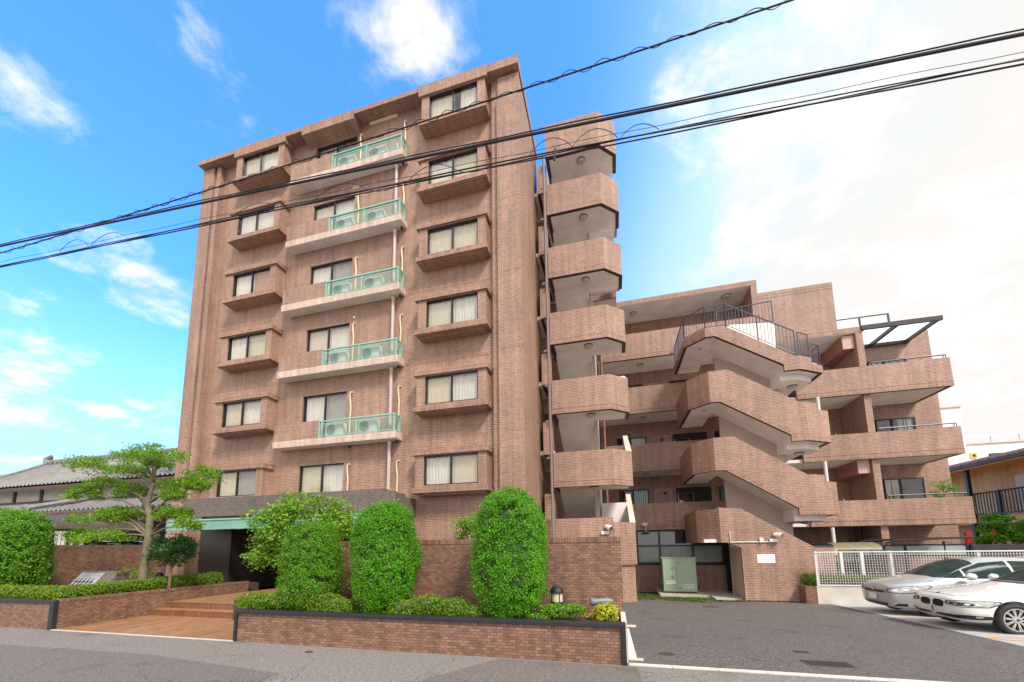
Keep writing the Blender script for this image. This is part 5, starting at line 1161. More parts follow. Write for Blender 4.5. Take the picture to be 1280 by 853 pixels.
# bicycles
def make_bike(loc, rz, label, group, fm):
    t = thing('bicycle', (0, 0, 0), label, 'bicycle', group); LOCS[t.name] = (0, 0, 0)
    for wx in (-0.52, 0.52):
        g = MB(); n = 22; g.tube([(wx+0.32*math.cos(i*2*math.pi/n), 0, 0.34+0.32*math.sin(i*2*math.pi/n)) for i in range(n+1)], 0.018, 'tyre', 6, False)
        for i in range(8): a = i*math.pi/4; g.tube([(wx, 0, 0.34), (wx+0.31*math.cos(a), 0, 0.34+0.31*math.sin(a))], 0.004, 'steel', 3, False)
        part(g, 'wheel', t)
    g = MB(); bb, st_, hd = (-0.05, 0, 0.3), (-0.2, 0, 0.78), (0.36, 0, 0.82)
    for a, b in ((bb, st_), (bb, hd), ((-0.16, 0, 0.62), hd), (bb, (-0.52, 0, 0.34)), (st_, (-0.52, 0, 0.34)), (hd, (0.52, 0, 0.34))): g.tube([a, b], 0.017, fm, 6)
    part(g, 'frame', t)
    g = MB(); g.tube([(0.36, 0, 0.82), (0.33, 0, 1.02), (0.30, -0.26, 1.05), (0.18, -0.29, 1.05)], 0.012, 'chrome', 6); g.tube([(0.33, 0, 1.02), (0.30, 0.26, 1.05), (0.18, 0.29, 1.05)], 0.012, 'chrome', 6); part(g, 'handlebar', t)
    g = MB(); g.tube([(-0.34, 0, 0.86), (-0.22, 0, 0.88), (-0.06, 0, 0.86)], [0.07, 0.06, 0.025], 'black_plastic', 8); g.tube([(-0.2, 0, 0.78), (-0.22, 0, 0.86)], 0.012, 'chrome', 6); part(g, 'saddle', t)
    g = MB()
    for z in (0.72, 0.82, 0.94): g.tube([(0.42, -0.15, z), (0.74, -0.17, z), (0.74, 0.17, z), (0.42, 0.15, z), (0.42, -0.15, z)], 0.006, 'steel', 4, False)
    for i in range(7): g.tube([(0.45+0.047*i, -0.16, 0.72), (0.45+0.047*i, -0.16, 0.94)], 0.004, 'steel', 3, False); g.tube([(0.74, -0.15+0.05*i, 0.72), (0.74, -0.15+0.05*i, 0.94)], 0.004, 'steel', 3, False)
    part(g, 'basket', t); t.location = loc; t.rotation_euler = (0, 0, rz); return t
gR = 'bicycles under the right shelter'; gL = 'bicycles behind the left brick wall'
for i, (x, fm, cn) in enumerate([(15.3, 'red_paint', 'red'), (16.1, 'steel', 'silver'), (16.95, 'beam_red', 'maroon'), (17.8, 'white_paint', 'white'), (18.6, 'cable_black', 'black')]):
    make_bike((x, 6.5, lotz(6.5)), R(-95+7*i), '%s framed bicycle with front basket parked behind the white mesh fence' % cn, gR, fm)
lb = None
for i, x in enumerate((-0.3, 1.0, 2.4, 3.8)):
    lab = 'dark bicycle behind the left brick wall, %s one of four' % ('leftmost', 'second from left', 'third from left', 'rightmost')[i]
    if lb is None: lb = make_bike((-14.6, x, 1.15), R(100), lab, gL, 'cable_black')
    else: c = dup(lb, loc=(-14.6, x, 1.15), label=lab); c.rotation_euler = (0, 0, R(80+14*i))
g = MB(); g.box(-30, -11.77, -3.09, 12, -0.2, 1.15, 'concrete'); setting(g, 'raised_ground')
# left bicycle shelter with curved brown roof, running away from the road
t = thing('bicycle_shelter', (-17.2, 4, 1.15), 'bicycle shelter with curved brown roof behind the left brick wall', 'bicycle shelter')
g = MB(); n = 10; prof = [(-16.5-0.9*(1-math.cos(i/n*math.pi/2)), 2.68+0.68*math.sin(i/n*math.pi/2)) for i in range(n+1)]+[(-18.4, 3.33)]
ya, yb, m_ = -1.2, 9.0, 9
for j in range(m_):
    a, b = ya+(yb-ya)*j/m_, ya+(yb-ya)*(j+1)/m_
    for p, q in zip(prof, prof[1:]): g.face([(p[0], a, p[1]), (q[0], a, q[1]), (q[0], b-0.02, q[1]), (p[0], b-0.02, p[1])], 'shelter_brown')
part(g, 'curved_roof', t); g = MB()
for j in range(m_+1):
    a = ya+(yb-ya)*j/m_; g.tube([(p[0], a, p[1]+0.012) for p in prof], 0.025, 'frame_bronze', 6)
g.box(-16.52, -16.44, ya, yb, 2.64, 2.73, 'frame_dark'); g.box(-18.4, -16.55, ya-0.05, ya+0.05, 2.5, 2.72, 'frame_dark'); part(g, 'roof_frame', t)
g = MB(); g.box(-18.42, -18.36, 1.2, 9.0, 1.15, 3.2, 'frame_dark'); part(g, 'back_panel', t)
for y in (-0.4, 2.4, 5.2, 8.0): 
    for px_, pz_ in ((-18.3, 3.2), (-16.56, 2.63)): g = MB(); g.box(px_, px_+0.1, y, y+0.1, 1.15, pz_, 'frame_dark'); part(g, 'shelter_post', t)

# ================================================================== CARS
def subdivided(me, lv=2, cutters=()):
    o = bpy.data.objects.new('tmp', me); COL.objects.link(o)
    m = o.modifiers.new('s', 'SUBSURF'); m.levels = lv; m.render_levels = lv
    tmp = []
    for c in cutters:
        co = bpy.data.objects.new('tmpc', c); COL.objects.link(co); tmp.append(co)
        b = o.modifiers.new('b', 'BOOLEAN'); b.object = co; b.operation = 'DIFFERENCE'; b.solver = 'EXACT'
    dg = bpy.context.evaluated_depsgraph_get(); dg.update()
    r = bpy.data.meshes.new_from_object(o.evaluated_get(dg))
    for q in [o]+tmp: bpy.data.objects.remove(q)
    return r
def cyl_mesh(c, r, y0, y1, n=40):
    me = bpy.data.meshes.new('cyl'); V = []; Fq = []
    for y in (y0, y1):
        for k in range(n): a = 2*math.pi*k/n; V.append((c[0]+r*math.cos(a), y, c[1]+r*math.sin(a)))
    for k in range(n): Fq.append((k, (k+1) % n, n+(k+1) % n, n+k))
    Fq.append(tuple(range(n))[::-1]); Fq.append(tuple(range(n, 2*n))); me.from_pydata(V, [], Fq); me.update(); return me
def lerp_sec(S, x):
    for (a, A), (b, B) in zip(S, S[1:]):
        if a <= x <= b: t = (x-a)/(b-a); return [(p[0]*(1-t)+q[0]*t, p[1]*(1-t)+q[1]*t) for p, q in zip(A, B)]
def build_car(loc, label, S, axles, wr, paint, hw, name='parked_car'):
    """S: list of (x, half profile [(y,z)] from bottom centre to top centre); local +x points to the rear"""
    t = thing(name, (0, 0, 0), label, 'car'); LOCS[t.name] = (0, 0, 0)
    V = []; Fq = []; m = len(S[0][1]); ring = 2*m-2
    for x, prof in S:
        full = prof+[(-y, z) for y, z in prof[-2:0:-1]]
        V += [(x+(0.0), y, z) for y, z in full]
    for i in range(len(S)-1):
        for k in range(ring): a, b = i*ring, (i+1)*ring; Fq.append((a+k, a+(k+1) % ring, b+(k+1) % ring, b+k))
    Fq.append(tuple(range(ring))[::-1]); Fq.append(tuple(range((len(S)-1)*ring, len(S)*ring)))
    me = bpy.data.meshes.new('body'); me.from_pydata(V, [], Fq); me.update()
    bm = bmesh.new(); bm.from_mesh(me); bmesh.ops.recalc_face_normals(bm, faces=bm.faces); bm.to_mesh(me); bm.free()
    whole = subdivided(me, 2)
    bvh = BVHTree.FromPolygons([v.co.copy() for v in whole.vertices], [tuple(p.vertices) for p in whole.polygons])
    cuts = []
    for ax in axles:
        for s in (1, -1): cuts.append(cyl_mesh((ax, wr+0.015), wr+0.045, s*(hw-0.28), s*(hw+0.3)))
    body = subdivided(me, 2, cuts); body.name = 'body'; body.materials.clear(); body.materials.append(MATS[paint])
    body.polygons.foreach_set('material_index', [0]*len(body.polygons)); body.polygons.foreach_set('use_smooth', [True]*len(body.polygons))
    try: body.set_sharp_from_angle(angle=R(38))
    except Exception: pass
    bo = bpy.data.objects.new('body', body); COL.objects.link(bo); bo.parent = t
    def patch(name, outline, fn, mat, off=0.004, cuts=5, parent=t):
        """outline in a 2d chart, fn maps chart point -> (ray origin, direction)"""
        bm = bmesh.new(); vs_ = [bm.verts.new((u, v, 0)) for u, v in outline]; f = bm.faces.new(vs_)
        bmesh.ops.triangulate(bm, faces=[f])
        for _ in range(4 if cuts > 6 else 3):
            bmesh.ops.subdivide_edges(bm, edges=bm.edges[:], cuts=1, use_grid_fill=True); bmesh.ops.triangulate(bm, faces=bm.faces[:])
        ok = True
        for v in bm.verts:
            o_, d_ = fn(v.co.x, v.co.y); h = bvh.ray_cast(Vector(o_), Vector(d_).normalized())
            if h[0] is None: v.co = Vector(o_); ok = False; v.tag = True; continue
            v.co = h[0]-Vector(d_).normalized()*off; v.tag = False
        bmesh.ops.delete(bm, geom=[v for v in bm.verts if v.tag], context='VERTS')
        me2 = bpy.data.meshes.new(name); bm.to_mesh(me2); bm.free(); me2.materials.append(MATS[mat])
        me2.polygons.foreach_set('use_smooth', [True]*len(me2.polygons))
        o2 = bpy.data.objects.new(name, me2); COL.objects.link(o2); o2.parent = parent; return o2
    rad = lambda cx: (lambda th, z: ((cx-4*math.cos(R(th)), 4*math.sin(R(th)), z), (math.cos(R(th)), -math.sin(R(th)), 0)))
    top = lambda x, y: ((x, y, 4), (0, 0, -1))
    side = lambda s: (lambda x, z: ((x, s*4, z), (0, -s, 0)))
    for ax in axles:                                             # wheels
        for s in (1, -1):
            yo = s*(hw-0.005); c = (ax, yo, wr); g = MB(); o_ = -s
            g.lathe([(wr*0.70, o_*0.02), (wr*0.80, o_*-0.002), (wr*0.93, o_*0.0), (wr, o_*0.03), (wr, o_*0.19), (wr*0.9, o_*0.22)], c, 'tyre', 32, 'y')
            wh = part(g, 'wheel', t, off=(0, 0, 0), smooth=True)
            g = MB(); g.lathe([(wr*0.72, o_*0.012), (wr*0.66, o_*0.012), (wr*0.64, o_*0.10)], c, 'alloy', 32, 'y'); g.lathe([(wr*0.64, o_*0.10), (0.0, o_*0.10)], c, 'room_dark', 32, 'y')
            g.lathe([(0.075, o_*0.03), (0.06, o_*0.008), (0.0, o_*0.008)], c, 'alloy', 16, 'y'); ns = 20
            for i in range(ns):
                a = 2*math.pi*i/ns+(0.1 if i % 2 else -0.1)*0.8; d = Vector((math.cos(a), 0, math.sin(a))); p = Vector((-d.z, 0, d.x))*0.009; C_ = Vector(c)
                y1 = Vector((0, o_*0.022, 0)); y2 = Vector((0, o_*0.016, 0)); yb = Vector((0, o_*0.05, 0))
                q = [C_+d*0.05-p+y1, C_+d*0.05+p+y1, C_+d*wr*0.68+p*0.9+y2, C_+d*wr*0.68-p*0.9+y2]; g.face(q, 'alloy'); g.face([q[0], q[3], q[3]+yb, q[0]+yb], 'alloy'); g.face([q[1], q[2], q[2]+yb, q[1]+yb], 'alloy')
            part(g, 'rim', wh, off=(0, 0, 0))
            g = MB(); g.lathe([(0.034, o_*0.004), (0.0, o_*0.004)], c, 'bottle_green', 12, 'y'); g.lathe([(0.034, o_*0.0035), (0.042, o_*0.006)], c, 'chrome', 12, 'y'); part(g, 'hub_cap', wh, off=(0, 0, 0))
    t.location = loc
    return t, patch, rad, top, side, bvh
SED = [
 (0.00, [(0, .34), (.40, .34), (.55, .36), (.60, .46), (.58, .58), (.46, .64), (.32, .655), (.16, .66), (0, .665)]),
 (0.09, [(0, .22), (.55, .22), (.72, .26), (.765, .46), (.74, .62), (.58, .70), (.40, .725), (.2, .735), (0, .74)]),
 (0.32, [(0, .18), (.68, .18), (.83, .24), (.86, .48), (.84, .67), (.68, .765), (.46, .795), (.23, .81), (0, .815)]),
 (0.80, [(0, .18), (.74, .18), (.875, .26), (.90, .53), (.875, .745), (.72, .835), (.48, .87), (.24, .885), (0, .89)]),
 (1.25, [(0, .18), (.74, .18), (.875, .26), (.90, .55), (.88, .81), (.74, .90), (.50, .94), (.25, .955), (0, .96)]),
 (1.55, [(0, .18), (.74, .18), (.875, .26), (.90, .55), (.885, .85), (.77, .95), (.54, .99), (.27, 1.005), (0, 1.01)]),
 (1.95, [(0, .18), (.74, .18), (.875, .26), (.90, .55), (.89, .88), (.80, .97), (.64, 1.20), (.33, 1.25), (0, 1.26)]),
 (2.40, [(0, .18), (.74, .18), (.875, .26), (.90, .56), (.895, .90), (.81, .985), (.60, 1.35), (.33, 1.425), (0, 1.44)]),
 (3.05, [(0, .18), (.74, .18), (.875, .26), (.90, .57), (.895, .92), (.81, 1.0), (.61, 1.355), (.34, 1.435), (0, 1.45)]),
 (3.60, [(0, .18), (.74, .18), (.875, .26), (.90, .57), (.895, .93), (.80, 1.01), (.59, 1.28), (.33, 1.37), (0, 1.385)]),
 (4.10, [(0, .20), (.72, .20), (.86, .28), (.89, .57), (.88, .93), (.78, 1.02), (.57, 1.08), (.3, 1.11), (0, 1.12)]),
 (4.50, [(0, .24), (.66, .24), (.80, .32), (.84, .60), (.82, .90), (.70, 1.0), (.5, 1.03), (.25, 1.045), (0, 1.05)]),
 (4.64, [(0, .36), (.50, .36), (.64, .42), (.68, .62), (.66, .84), (.55, .92), (.4, .94), (.2, .945), (0, .95)])]
car, patch, rad, top, side, bvh = build_car((13.66, -0.73, lotz(-0.9)), 'white sedan with twin kidney shaped grilles and multi spoke wheels, nearest parked car', SED, (0.84, 3.65), 0.315, 'white_car', 0.905)
rr = rad(1.05)
def rrect(a, b, c, d, k=0.3):
    w_, h_ = b-a, d-c; kx, ky = w_*k, h_*k
    return [(a+kx, c), (b-kx, c), (b, c+ky), (b, d-ky), (b-kx, d), (a+kx, d), (a, d-ky), (a, c+ky)]
for s in (1, -1):
    def mir(o): return [(s*u, v) for u, v in (o if s > 0 else o[::-1])]
    k_ = patch('kidney_grille', mir(rrect(1.6, 18, .475, .635, 0.22)), rr, 'chrome', 0.005)
    patch('grille_insert', mir(rrect(2.4, 17.2, .485, .625, 0.22)), rr, 'trim_black', 0.010, parent=k_)
    for i in range(8): a = 3.6+1.65*i; patch('grille_slat', mir([(a, .495), (a+0.55, .495), (a+0.55, .615), (a, .615)]), rr, 'frame_bronze', 0.014, parent=k_)
    hl = patch('headlight', mir([(22, .562), (38, .535), (54, .548), (64, .625), (62, .652), (54, .668), (40, .660), (23, .632)]), rr, 'lamp_lens', 0.012)
    patch('headlight_rim', mir([(20.5, .555), (38, .525), (55, .537), (66.5, .622), (64, .662), (55, .678), (40, .670), (21, .642)]), rr, 'trim_black', 0.008, parent=hl)
    patch('headlight_insert', mir([(25, .575), (36, .558), (44, .565), (46, .60), (40, .622), (26, .615)]), rr, 'trim_black', 0.016, parent=hl)
    for a in (31, 40, 47): patch('lamp_ring', mir([(a+2.2*math.cos(q*0.7854), .592+.018*math.sin(q*0.7854)) for q in range(8)]), rr, 'chrome', 0.02, parent=hl)
    patch('grille_bar', mir([(17.5, .583), (23, .583), (23, .597), (17.5, .597)]), rr, 'trim_black', 0.006)
    fi = patch('fog_intake', mir([(4, .30), (20, .285), (44, .275), (56, .29), (60, .315), (55, .36), (40, .372), (20, .345), (4, .335)]), rr, 'trim_black', 0.012, 5)
    patch('fog_light', mir([(47+3*math.cos(q*0.7854), .337+.02*math.sin(q*0.7854)) for q in range(8)]), rr, 'lamp_lens', 0.018, parent=fi)
    patch('chrome_strip', mir([(24, .385), (44, .392), (54, .397), (54, .406), (24, .396)]), rr, 'chrome', 0.006, parent=fi)
    sd_ = side(s)
    w1 = patch('side_window', [(1.72, 1.0), (2.16, 1.27), (2.55, 1.36), (2.98, 1.375), (2.98, 1.03), (2.4, 1.01)], sd_, 'car_glass', 0.02, 8); w2 = patch('side_window', [(3.04, 1.035), (3.04, 1.375), (3.45, 1.31), (3.85, 1.10), (3.5, 1.05)], sd_, 'car_glass', 0.02, 8)
    for xx_ in (1.50, 2.99, 3.95): patch('door_seam', [(xx_, .35), (xx_+.008, .35), (xx_+.008, .92), (xx_, .92)], sd_, 'trim_black', 0.002)
    g = MB(); yy = s*0.99; g.lathe([(0.002, -0.07), (0.06, -0.05), (0.085, 0.0), (0.07, 0.08), (0.03, 0.11), (0.002, 0.115)], (1.88, yy, 1.04), 'white_car', 12, 'x'); g.tube([(1.92, s*0.86, 0.99), (1.9, s*0.95, 1.01)], 0.02, 'trim_black', 6); part(g, 'wing_mirror', car, off=(0, 0, 0), smooth=True)
patch('front_lip', [(-52, .228), (-25, .238), (0, .245), (25, .238), (52, .228), (52, .245), (25, .258), (0, .265), (-25, .258), (-52, .245)], rr, 'white_paint', 0.02, 5)
patch('tow_slot', [(-1.2, .36), (1.2, .36), (1.0, .475), (-1.0, .475)], rr, 'trim_black', 0.006)
patch('windscreen', [(1.62, -.70), (2.18, -.58), (2.18, .58), (1.62, .70), (1.55, 0.3), (1.53, 0), (1.55, -.3)], top, 'car_glass', 0.014, 7); patch('wiper_tray', [(1.50, -.70), (1.60, -.72), (1.52, -.3), (1.50, 0), (1.52, .3), (1.60, .72), (1.50, .70), (1.44, .3), (1.42, 0), (1.44, -.3)], top, 'trim_black', 0.004)
patch('rear_window', [(3.62, -.55), (4.02, -.62), (4.02, .62), (3.62, .55)], top, 'car_glass', 0.014, 7)
e = patch('bonnet_badge', [(0.155+0.04*math.cos(q*0.524), 0.04*math.sin(q*0.524)) for q in range(12)], top, 'chrome', 0.006); patch('badge_centre', [(0.155+0.026*math.cos(q*0.524), 0.026*math.sin(q*0.524)) for q in range(12)], top, 'bottle_green', 0.010, parent=e)
for s in (1, -1):
    q_ = [(0.20, .50), (0.42, .66), (0.8, .74), (1.42, .79), (1.42, .80), (0.8, .75), (0.42, .67), (0.20, .51)]; patch('bonnet_gap', [(u, s*v) for u, v in (q_ if s > 0 else q_[::-1])], top, 'trim_black', 0.003)
    patch('bumper_gap', [(s*64, .655), (s*64.8, .655), (s*64.8, .44), (s*64, .44)], rr, 'trim_black', 0.003)
for s in (1, -1): patch('bonnet_crease', [(0.3, s*.36), (1.35, s*.60), (1.35, s*.612), (0.3, s*.368)], top, 'white_paint', 0.004)
patch('bonnet_gap', [(0.15, -.46), (0.13, 0), (0.15, .46), (0.158, .46), (0.138, 0), (0.158, -.46)], top, 'trim_black', 0.003)
MPV = [
 (0.00, [(0, .34), (.40, .34), (.56, .36), (.62, .48), (.61, .62), (.50, .73), (.34, .765), (.17, .78), (0, .785)]),
 (0.10, [(0, .20), (.54, .20), (.71, .24), (.755, .46), (.745, .70), (.62, .815), (.42, .85), (.21, .865), (0, .87)]),
 (0.35, [(0, .18), (.66, .18), (.79, .24), (.82, .50), (.815, .78), (.70, .885), (.47, .93), (.24, .95), (0, .955)]),
 (0.75, [(0, .18), (.70, .18), (.83, .25), (.85, .53), (.84, .84), (.735, .95), (.50, 1.0), (.25, 1.02), (0, 1.025)]),
 (1.05, [(0, .18), (.70, .18), (.83, .25), (.85, .55), (.845, .86), (.76, .99), (.55, 1.06), (.28, 1.09), (0, 1.10)]),
 (1.55, [(0, .18), (.70, .18), (.83, .25), (.85, .56), (.85, .90), (.79, 1.01), (.66, 1.30), (.34, 1.36), (0, 1.375)]),
 (2.10, [(0, .18), (.70, .18), (.83, .25), (.85, .57), (.85, .92), (.80, 1.02), (.64, 1.46), (.36, 1.55), (0, 1.565)]),
 (2.80, [(0, .18), (.70, .18), (.83, .25), (.85, .57), (.85, .94), (.80, 1.03), (.65, 1.49), (.37, 1.585), (0, 1.60)]),
 (3.60, [(0, .18), (.70, .18), (.83, .25), (.85, .58), (.85, .95), (.80, 1.04), (.65, 1.46), (.37, 1.56), (0, 1.575)]),
 (4.20, [(0, .20), (.68, .20), (.81, .27), (.84, .60), (.83, .96), (.78, 1.05), (.62, 1.36), (.35, 1.46), (0, 1.475)]),
 (4.50, [(0, .24), (.60, .24), (.76, .32), (.79, .62), (.78, .92), (.72, 1.02), (.58, 1.12), (.32, 1.18), (0, 1.19)]),
 (4.58, [(0, .36), (.46, .36), (.6, .42), (.64, .62), (.62, .82), (.52, .92), (.38, .96), (.2, .98), (0, .985)])]
car, patch, rad, top, side, bvh = build_car((13.88, 1.82, lotz(1.6)), 'silver white people carrier with blank number plate, parked behind the white sedan', MPV, (0.90, 3.55), 0.315, 'silver_car', 0.855)
rr = rad(1.1)
patch('upper_grille', [(-20, .60), (20, .60), (25, .655), (18, .67), (-18, .67), (-25, .655)], rr, 'trim_black', 0.006); patch('grille_strip', [(-21, .674), (21, .674), (21, .692), (-21, .692)], rr, 'chrome', 0.008)
e = patch('bonnet_badge', [(4.2*math.cos(q*0.524), .69+.045*math.sin(q*0.524)) for q in range(12)], rr, 'chrome', 0.014); patch('badge_centre', [(2.6*math.cos(q*0.524), .69+.025*math.sin(q*0.524)) for q in range(12)], rr, 'silver_car', 0.017, parent=e)
patch('lower_intake', [(-24, .255), (24, .255), (27, .325), (-27, .325)], rr, 'trim_black', 0.006)
g = MB(); g.box(-0.035, -0.018, -0.165, 0.165, 0.40, 0.565, 'sign_white'); part(g, 'number_plate', car, off=(0, 0, 0), bevel=0.004)
for s in (1, -1):
    def mir(o): return [(s*u, v) for u, v in (o if s > 0 else o[::-1])]
    hl = patch('headlight', mir([(27, .64), (40, .625), (56, .66), (74, .80), (72, .84), (60, .835), (44, .80), (30, .72)]), rr, 'lamp_lens', 0.012)
    patch('headlight_rim', mir([(25.5, .63), (40, .612), (57, .648), (76, .80), (74, .852), (60, .847), (43.5, .812), (28, .73)]), rr, 'trim_black', 0.008, parent=hl)
    for a, z in ((37, .69), (46, .715), (56, .755)): patch('lamp_ring', mir([(a+3*math.cos(q*0.7854), z+.024*math.sin(q*0.7854)) for q in range(8)]), rr, 'chrome', 0.018, parent=hl)
    patch('fog_intake', mir([(32, .27), (46, .27), (46, .345), (38, .345)]), rr, 'trim_black', 0.006)
    sd_ = side(s)
    patch('quarter_window', [(1.22, 1.06), (1.62, 1.25), (1.66, 1.04)], sd_, 'car_glass', 0.02, 8); patch('side_window', [(1.70, 1.04), (1.68, 1.27), (2.1, 1.43), (2.62, 1.48), (2.66, 1.06)], sd_, 'car_glass', 0.02, 8); patch('side_window', [(2.72, 1.06), (2.70, 1.48), (3.5, 1.46), (3.56, 1.08)], sd_, 'car_glass', 0.02, 8); patch('side_window', [(3.64, 1.09), (3.6, 1.45), (4.1, 1.36), (4.22, 1.14)], sd_, 'car_glass', 0.02, 8)
    for xx_ in (1.35, 2.67, 3.6): patch('door_seam', [(xx_, .33), (xx_+.008, .33), (xx_+.008, .95), (xx_, .95)], sd_, 'trim_black', 0.002)
    g = MB(); g.lathe([(0.002, -0.09), (0.07, -0.06), (0.095, 0.0), (0.08, 0.09), (0.04, 0.13), (0.002, 0.135)], (1.62, s*0.985, 1.09), 'white_car', 12, 'x'); part(g, 'wing_mirror', car, off=(0, 0, 0), smooth=True)
for s in (1, -1):
    q_ = [(0.20, .52), (0.42, .64), (0.98, .74), (0.98, .75), (0.42, .65), (0.20, .53)]; patch('bonnet_gap', [(u, s*v) for u, v in (q_ if s > 0 else q_[::-1])], top, 'trim_black', 0.003)
patch('windscreen', [(1.06, -.62), (1.2, -.70), (1.98, -.58), (2.0, 0), (1.98, .58), (1.2, .70), (1.06, .62), (1.0, 0.3), (0.98, 0), (1.0, -.3)], top, 'car_glass', 0.014, 7)

# ================================================================== NEIGHBOURS ON THE RIGHT
t = thing('wooden_house', (26, 12, 0), 'two storey ochre house with dark roof and dark railed balcony right of the apartment building', 'house')
g = MB(); g.box(26.4, 33, 4, 24, -0.8, 5.9, 'wood_siding'); g.box(25.35, 26.398, 4, 23.9, 2.6, 3.05, 'wood_siding'); part(g, 'wall', t)
g = MB(); g.slab_xz([(24.85, 5.55), (27.0, 5.72), (27.0, 5.66), (24.85, 5.49)], 3.5, 24.3, 'orange_soffit'); part(g, 'eave_soffit', t)
g = MB(); g.slab_xz([(24.75, 5.56), (29.5, 6.75), (34, 5.6), (34, 5.75), (29.5, 6.92), (24.75, 5.74)], 3.4, 24.4, 'roof_brown')
for i in range(40): y = 3.5+i*0.52; g.slab_xz([(24.74, 5.74), (29.5, 6.92), (29.5, 6.97), (24.74, 5.79)], y, y+0.08, 'roof_brown')
part(g, 'roof', t)
g = MB(); xr = 25.3
g.tube([(xr, 4, 4.2), (xr, 14.5, 4.2)], 0.04, 'frame_dark', 6); g.box(xr-0.04, xr+0.04, 4, 14.5, 3.06, 3.14, 'frame_dark'); y = 4.05
while y < 14.5: g.box(xr-0.015, xr+0.015, y-0.02, y+0.02, 3.14, 4.2, 'frame_dark'); y += 0.17
for y in (14.45, 12.9, 11.3, 9.7, 8.0): g.box(xr-0.05, xr+0.05, y-0.06, y+0.06, 2.9, 4.25, 'frame_dark')
part(g, 'balcony_railing', t)
for y in (14.4, 9.0): g = MB(); g.box(25.15, 25.3, y-0.08, y+0.08, -0.6, 5.52, 'frame_dark'); part(g, 'post', t)
for y in (12.9, 10.2): g = MB(); g.box(26.36, 26.398, y-0.42, y+0.42, 3.05, 5.0, 'plaster'); part(g, 'door', t)
g = MB(); g.lathe([(0.02, 0), (0.16, 0.06), (0.0, 0.07)], (25.0, 14.0, 5.05), 'black_plastic', 10); part(g, 'outdoor_lamp', t)
def block_house(name, label, x0, x1, y0, y1, z, wins, extra=None):
    t = thing(name, ((x0+x1)/2, y0, 0), label, 'building')
    g = MB(); g.box(x0, x1, y0, y1, -0.8, z, 'white_render'); g.box(x0-0.1, x1+0.1, y0-0.12, y1, z+0.002, z+0.18, 'plaster'); part(g, 'wall', t)
    for a, b, c, d in wins:
        g = MB(); g.box(a, b, y0-0.06, y0-0.004, c, d, 'frame_bronze'); f = part(g, 'window', t); g = MB(); g.box(a+0.08, b-0.08, y0-0.075, y0-0.061, c+0.08, d-0.08, 'glass_smoke'); part(g, 'pane', f)
    return t
block_house('white_building', 'pale windowless building end rising right behind the apartment balconies', 38.5, 43.4, 40, 52, 16.1, [])
tb = block_house('white_building', 'long low white building with small windows behind the ochre house roof', 43.6, 62, 41, 52, 12.1, [(45.9, 47.9, 9.5, 11.0), (49.5, 50.3, 10.4, 11.0), (54, 57, 9.6, 11.0)])
g = MB(); g.box(44.3, 44.85, 40.9, 40.99, 10.6, 11.15, 'yellow'); g.box(44.45, 44.7, 40.88, 40.899, 10.72, 10.98, 'black_plastic'); part(g, 'yellow_sign', tb)
g = MB()
for i in range(8): g.tube([(44+i*2.4, 41.2, 12.25), (44+i*2.4, 41.2, 13.0)], 0.03, 'steel', 5)
g.tube([(44, 41.2, 13.0), (62, 41.2, 13.0)], 0.04, 'steel', 5); part(g, 'roof_railing', tb)
g = MB(); g.box(22.36, 22.56, 10.8, 11.0, lotz(11), 2.14, 'red_paint'); t = thing('vending_machine', (22.5, 11.1, lotz(11)), 'red cabinet standing in the green shrubs right of the apartment building', 'red cabinet'); part(g, 'casing', t, bevel=0.02)
g = MB(); g.box(22.39, 22.53, 10.785, 10.799, 1.0, 1.5, 'sign_white'); part(g, 'front_panel', t)
g = MB(); g.box(23.2, 23.27, 10.6, 10.68, lotz(11), 2.25, 'red_paint'); solo(g, 'red_post', (23.2, 10.7, -0.5), 'slim red post among the green shrubs right of the apartment building', 'post')
def bushy(name, c, r, label, seed, m, n, size, clumps=30, trunk=True, group=None):
    t = thing(name, (c[0], c[1], 0), label, 'tree' if trunk else 'shrub', group); g = MB(); rn = random.Random(seed)
    for q in range(clumps):
        d = Vector((rn.gauss(0, 1), rn.gauss(0, 1), rn.gauss(0, 1))).normalized()*(rn.random()**0.45)
        cc_ = (c[0]+d.x*r[0], c[1]+d.y*r[1], c[2]+d.z*r[2]); P, D = ell_shell(n//clumps, cc_, (r[0]*0.3, r[1]*0.3, r[2]*0.26), seed+q, 0.2, 5, 0.7); leaf_quads(P, D, size, g, m, 0.5, 0.8)
    part(g, 'crown', t); g = MB()
    g.tube([(c[0], c[1], lotz(min(c[1], 14))), (c[0]+0.05, c[1], c[2]-r[2]*0.3), (c[0], c[1], c[2]+r[2]*0.5)], [.07, .05, .02], 'bark_brown', 7)
    for q in range(6): a = q*1.05; limb(g, (c[0], c[1], c[2]-r[2]*0.5), (c[0]+r[0]*.75*math.cos(a), c[1]+r[1]*.75*math.sin(a), c[2]+r[2]*.3*math.sin(q*2.3)), .03, .006, 'bark_brown', 0.1, 4)
    part(g, 'trunk', t); return t
bushy('garden_tree', (23.7, 10.9, 2.2), (0.95, 0.8, 0.75), 'bushy green tree below the ochre house balcony, the one nearer the apartment', 3, 'leaf_bright', 5000, 0.06)
bushy('garden_tree', (25.2, 9.6, 2.4), (1.1, 0.8, 0.85), 'bushy green tree below the ochre house balcony, the one at the picture edge', 4, 'leaf_bright', 5000, 0.06)
t = thing('potted_plant', (20.0, 8.15, 2.6), 'leafy green potted tree at the right end of the lowest long balcony', 'potted plant')
g = MB(); g.lathe([(0.13, 0), (0.19, 0.36), (0.205, 0.36), (0.205, 0.40), (0.17, 0.40), (0.0, 0.38)], (20.0, 8.15, 2.585), 'beam_red', 14); part(g, 'flower_pot', t)
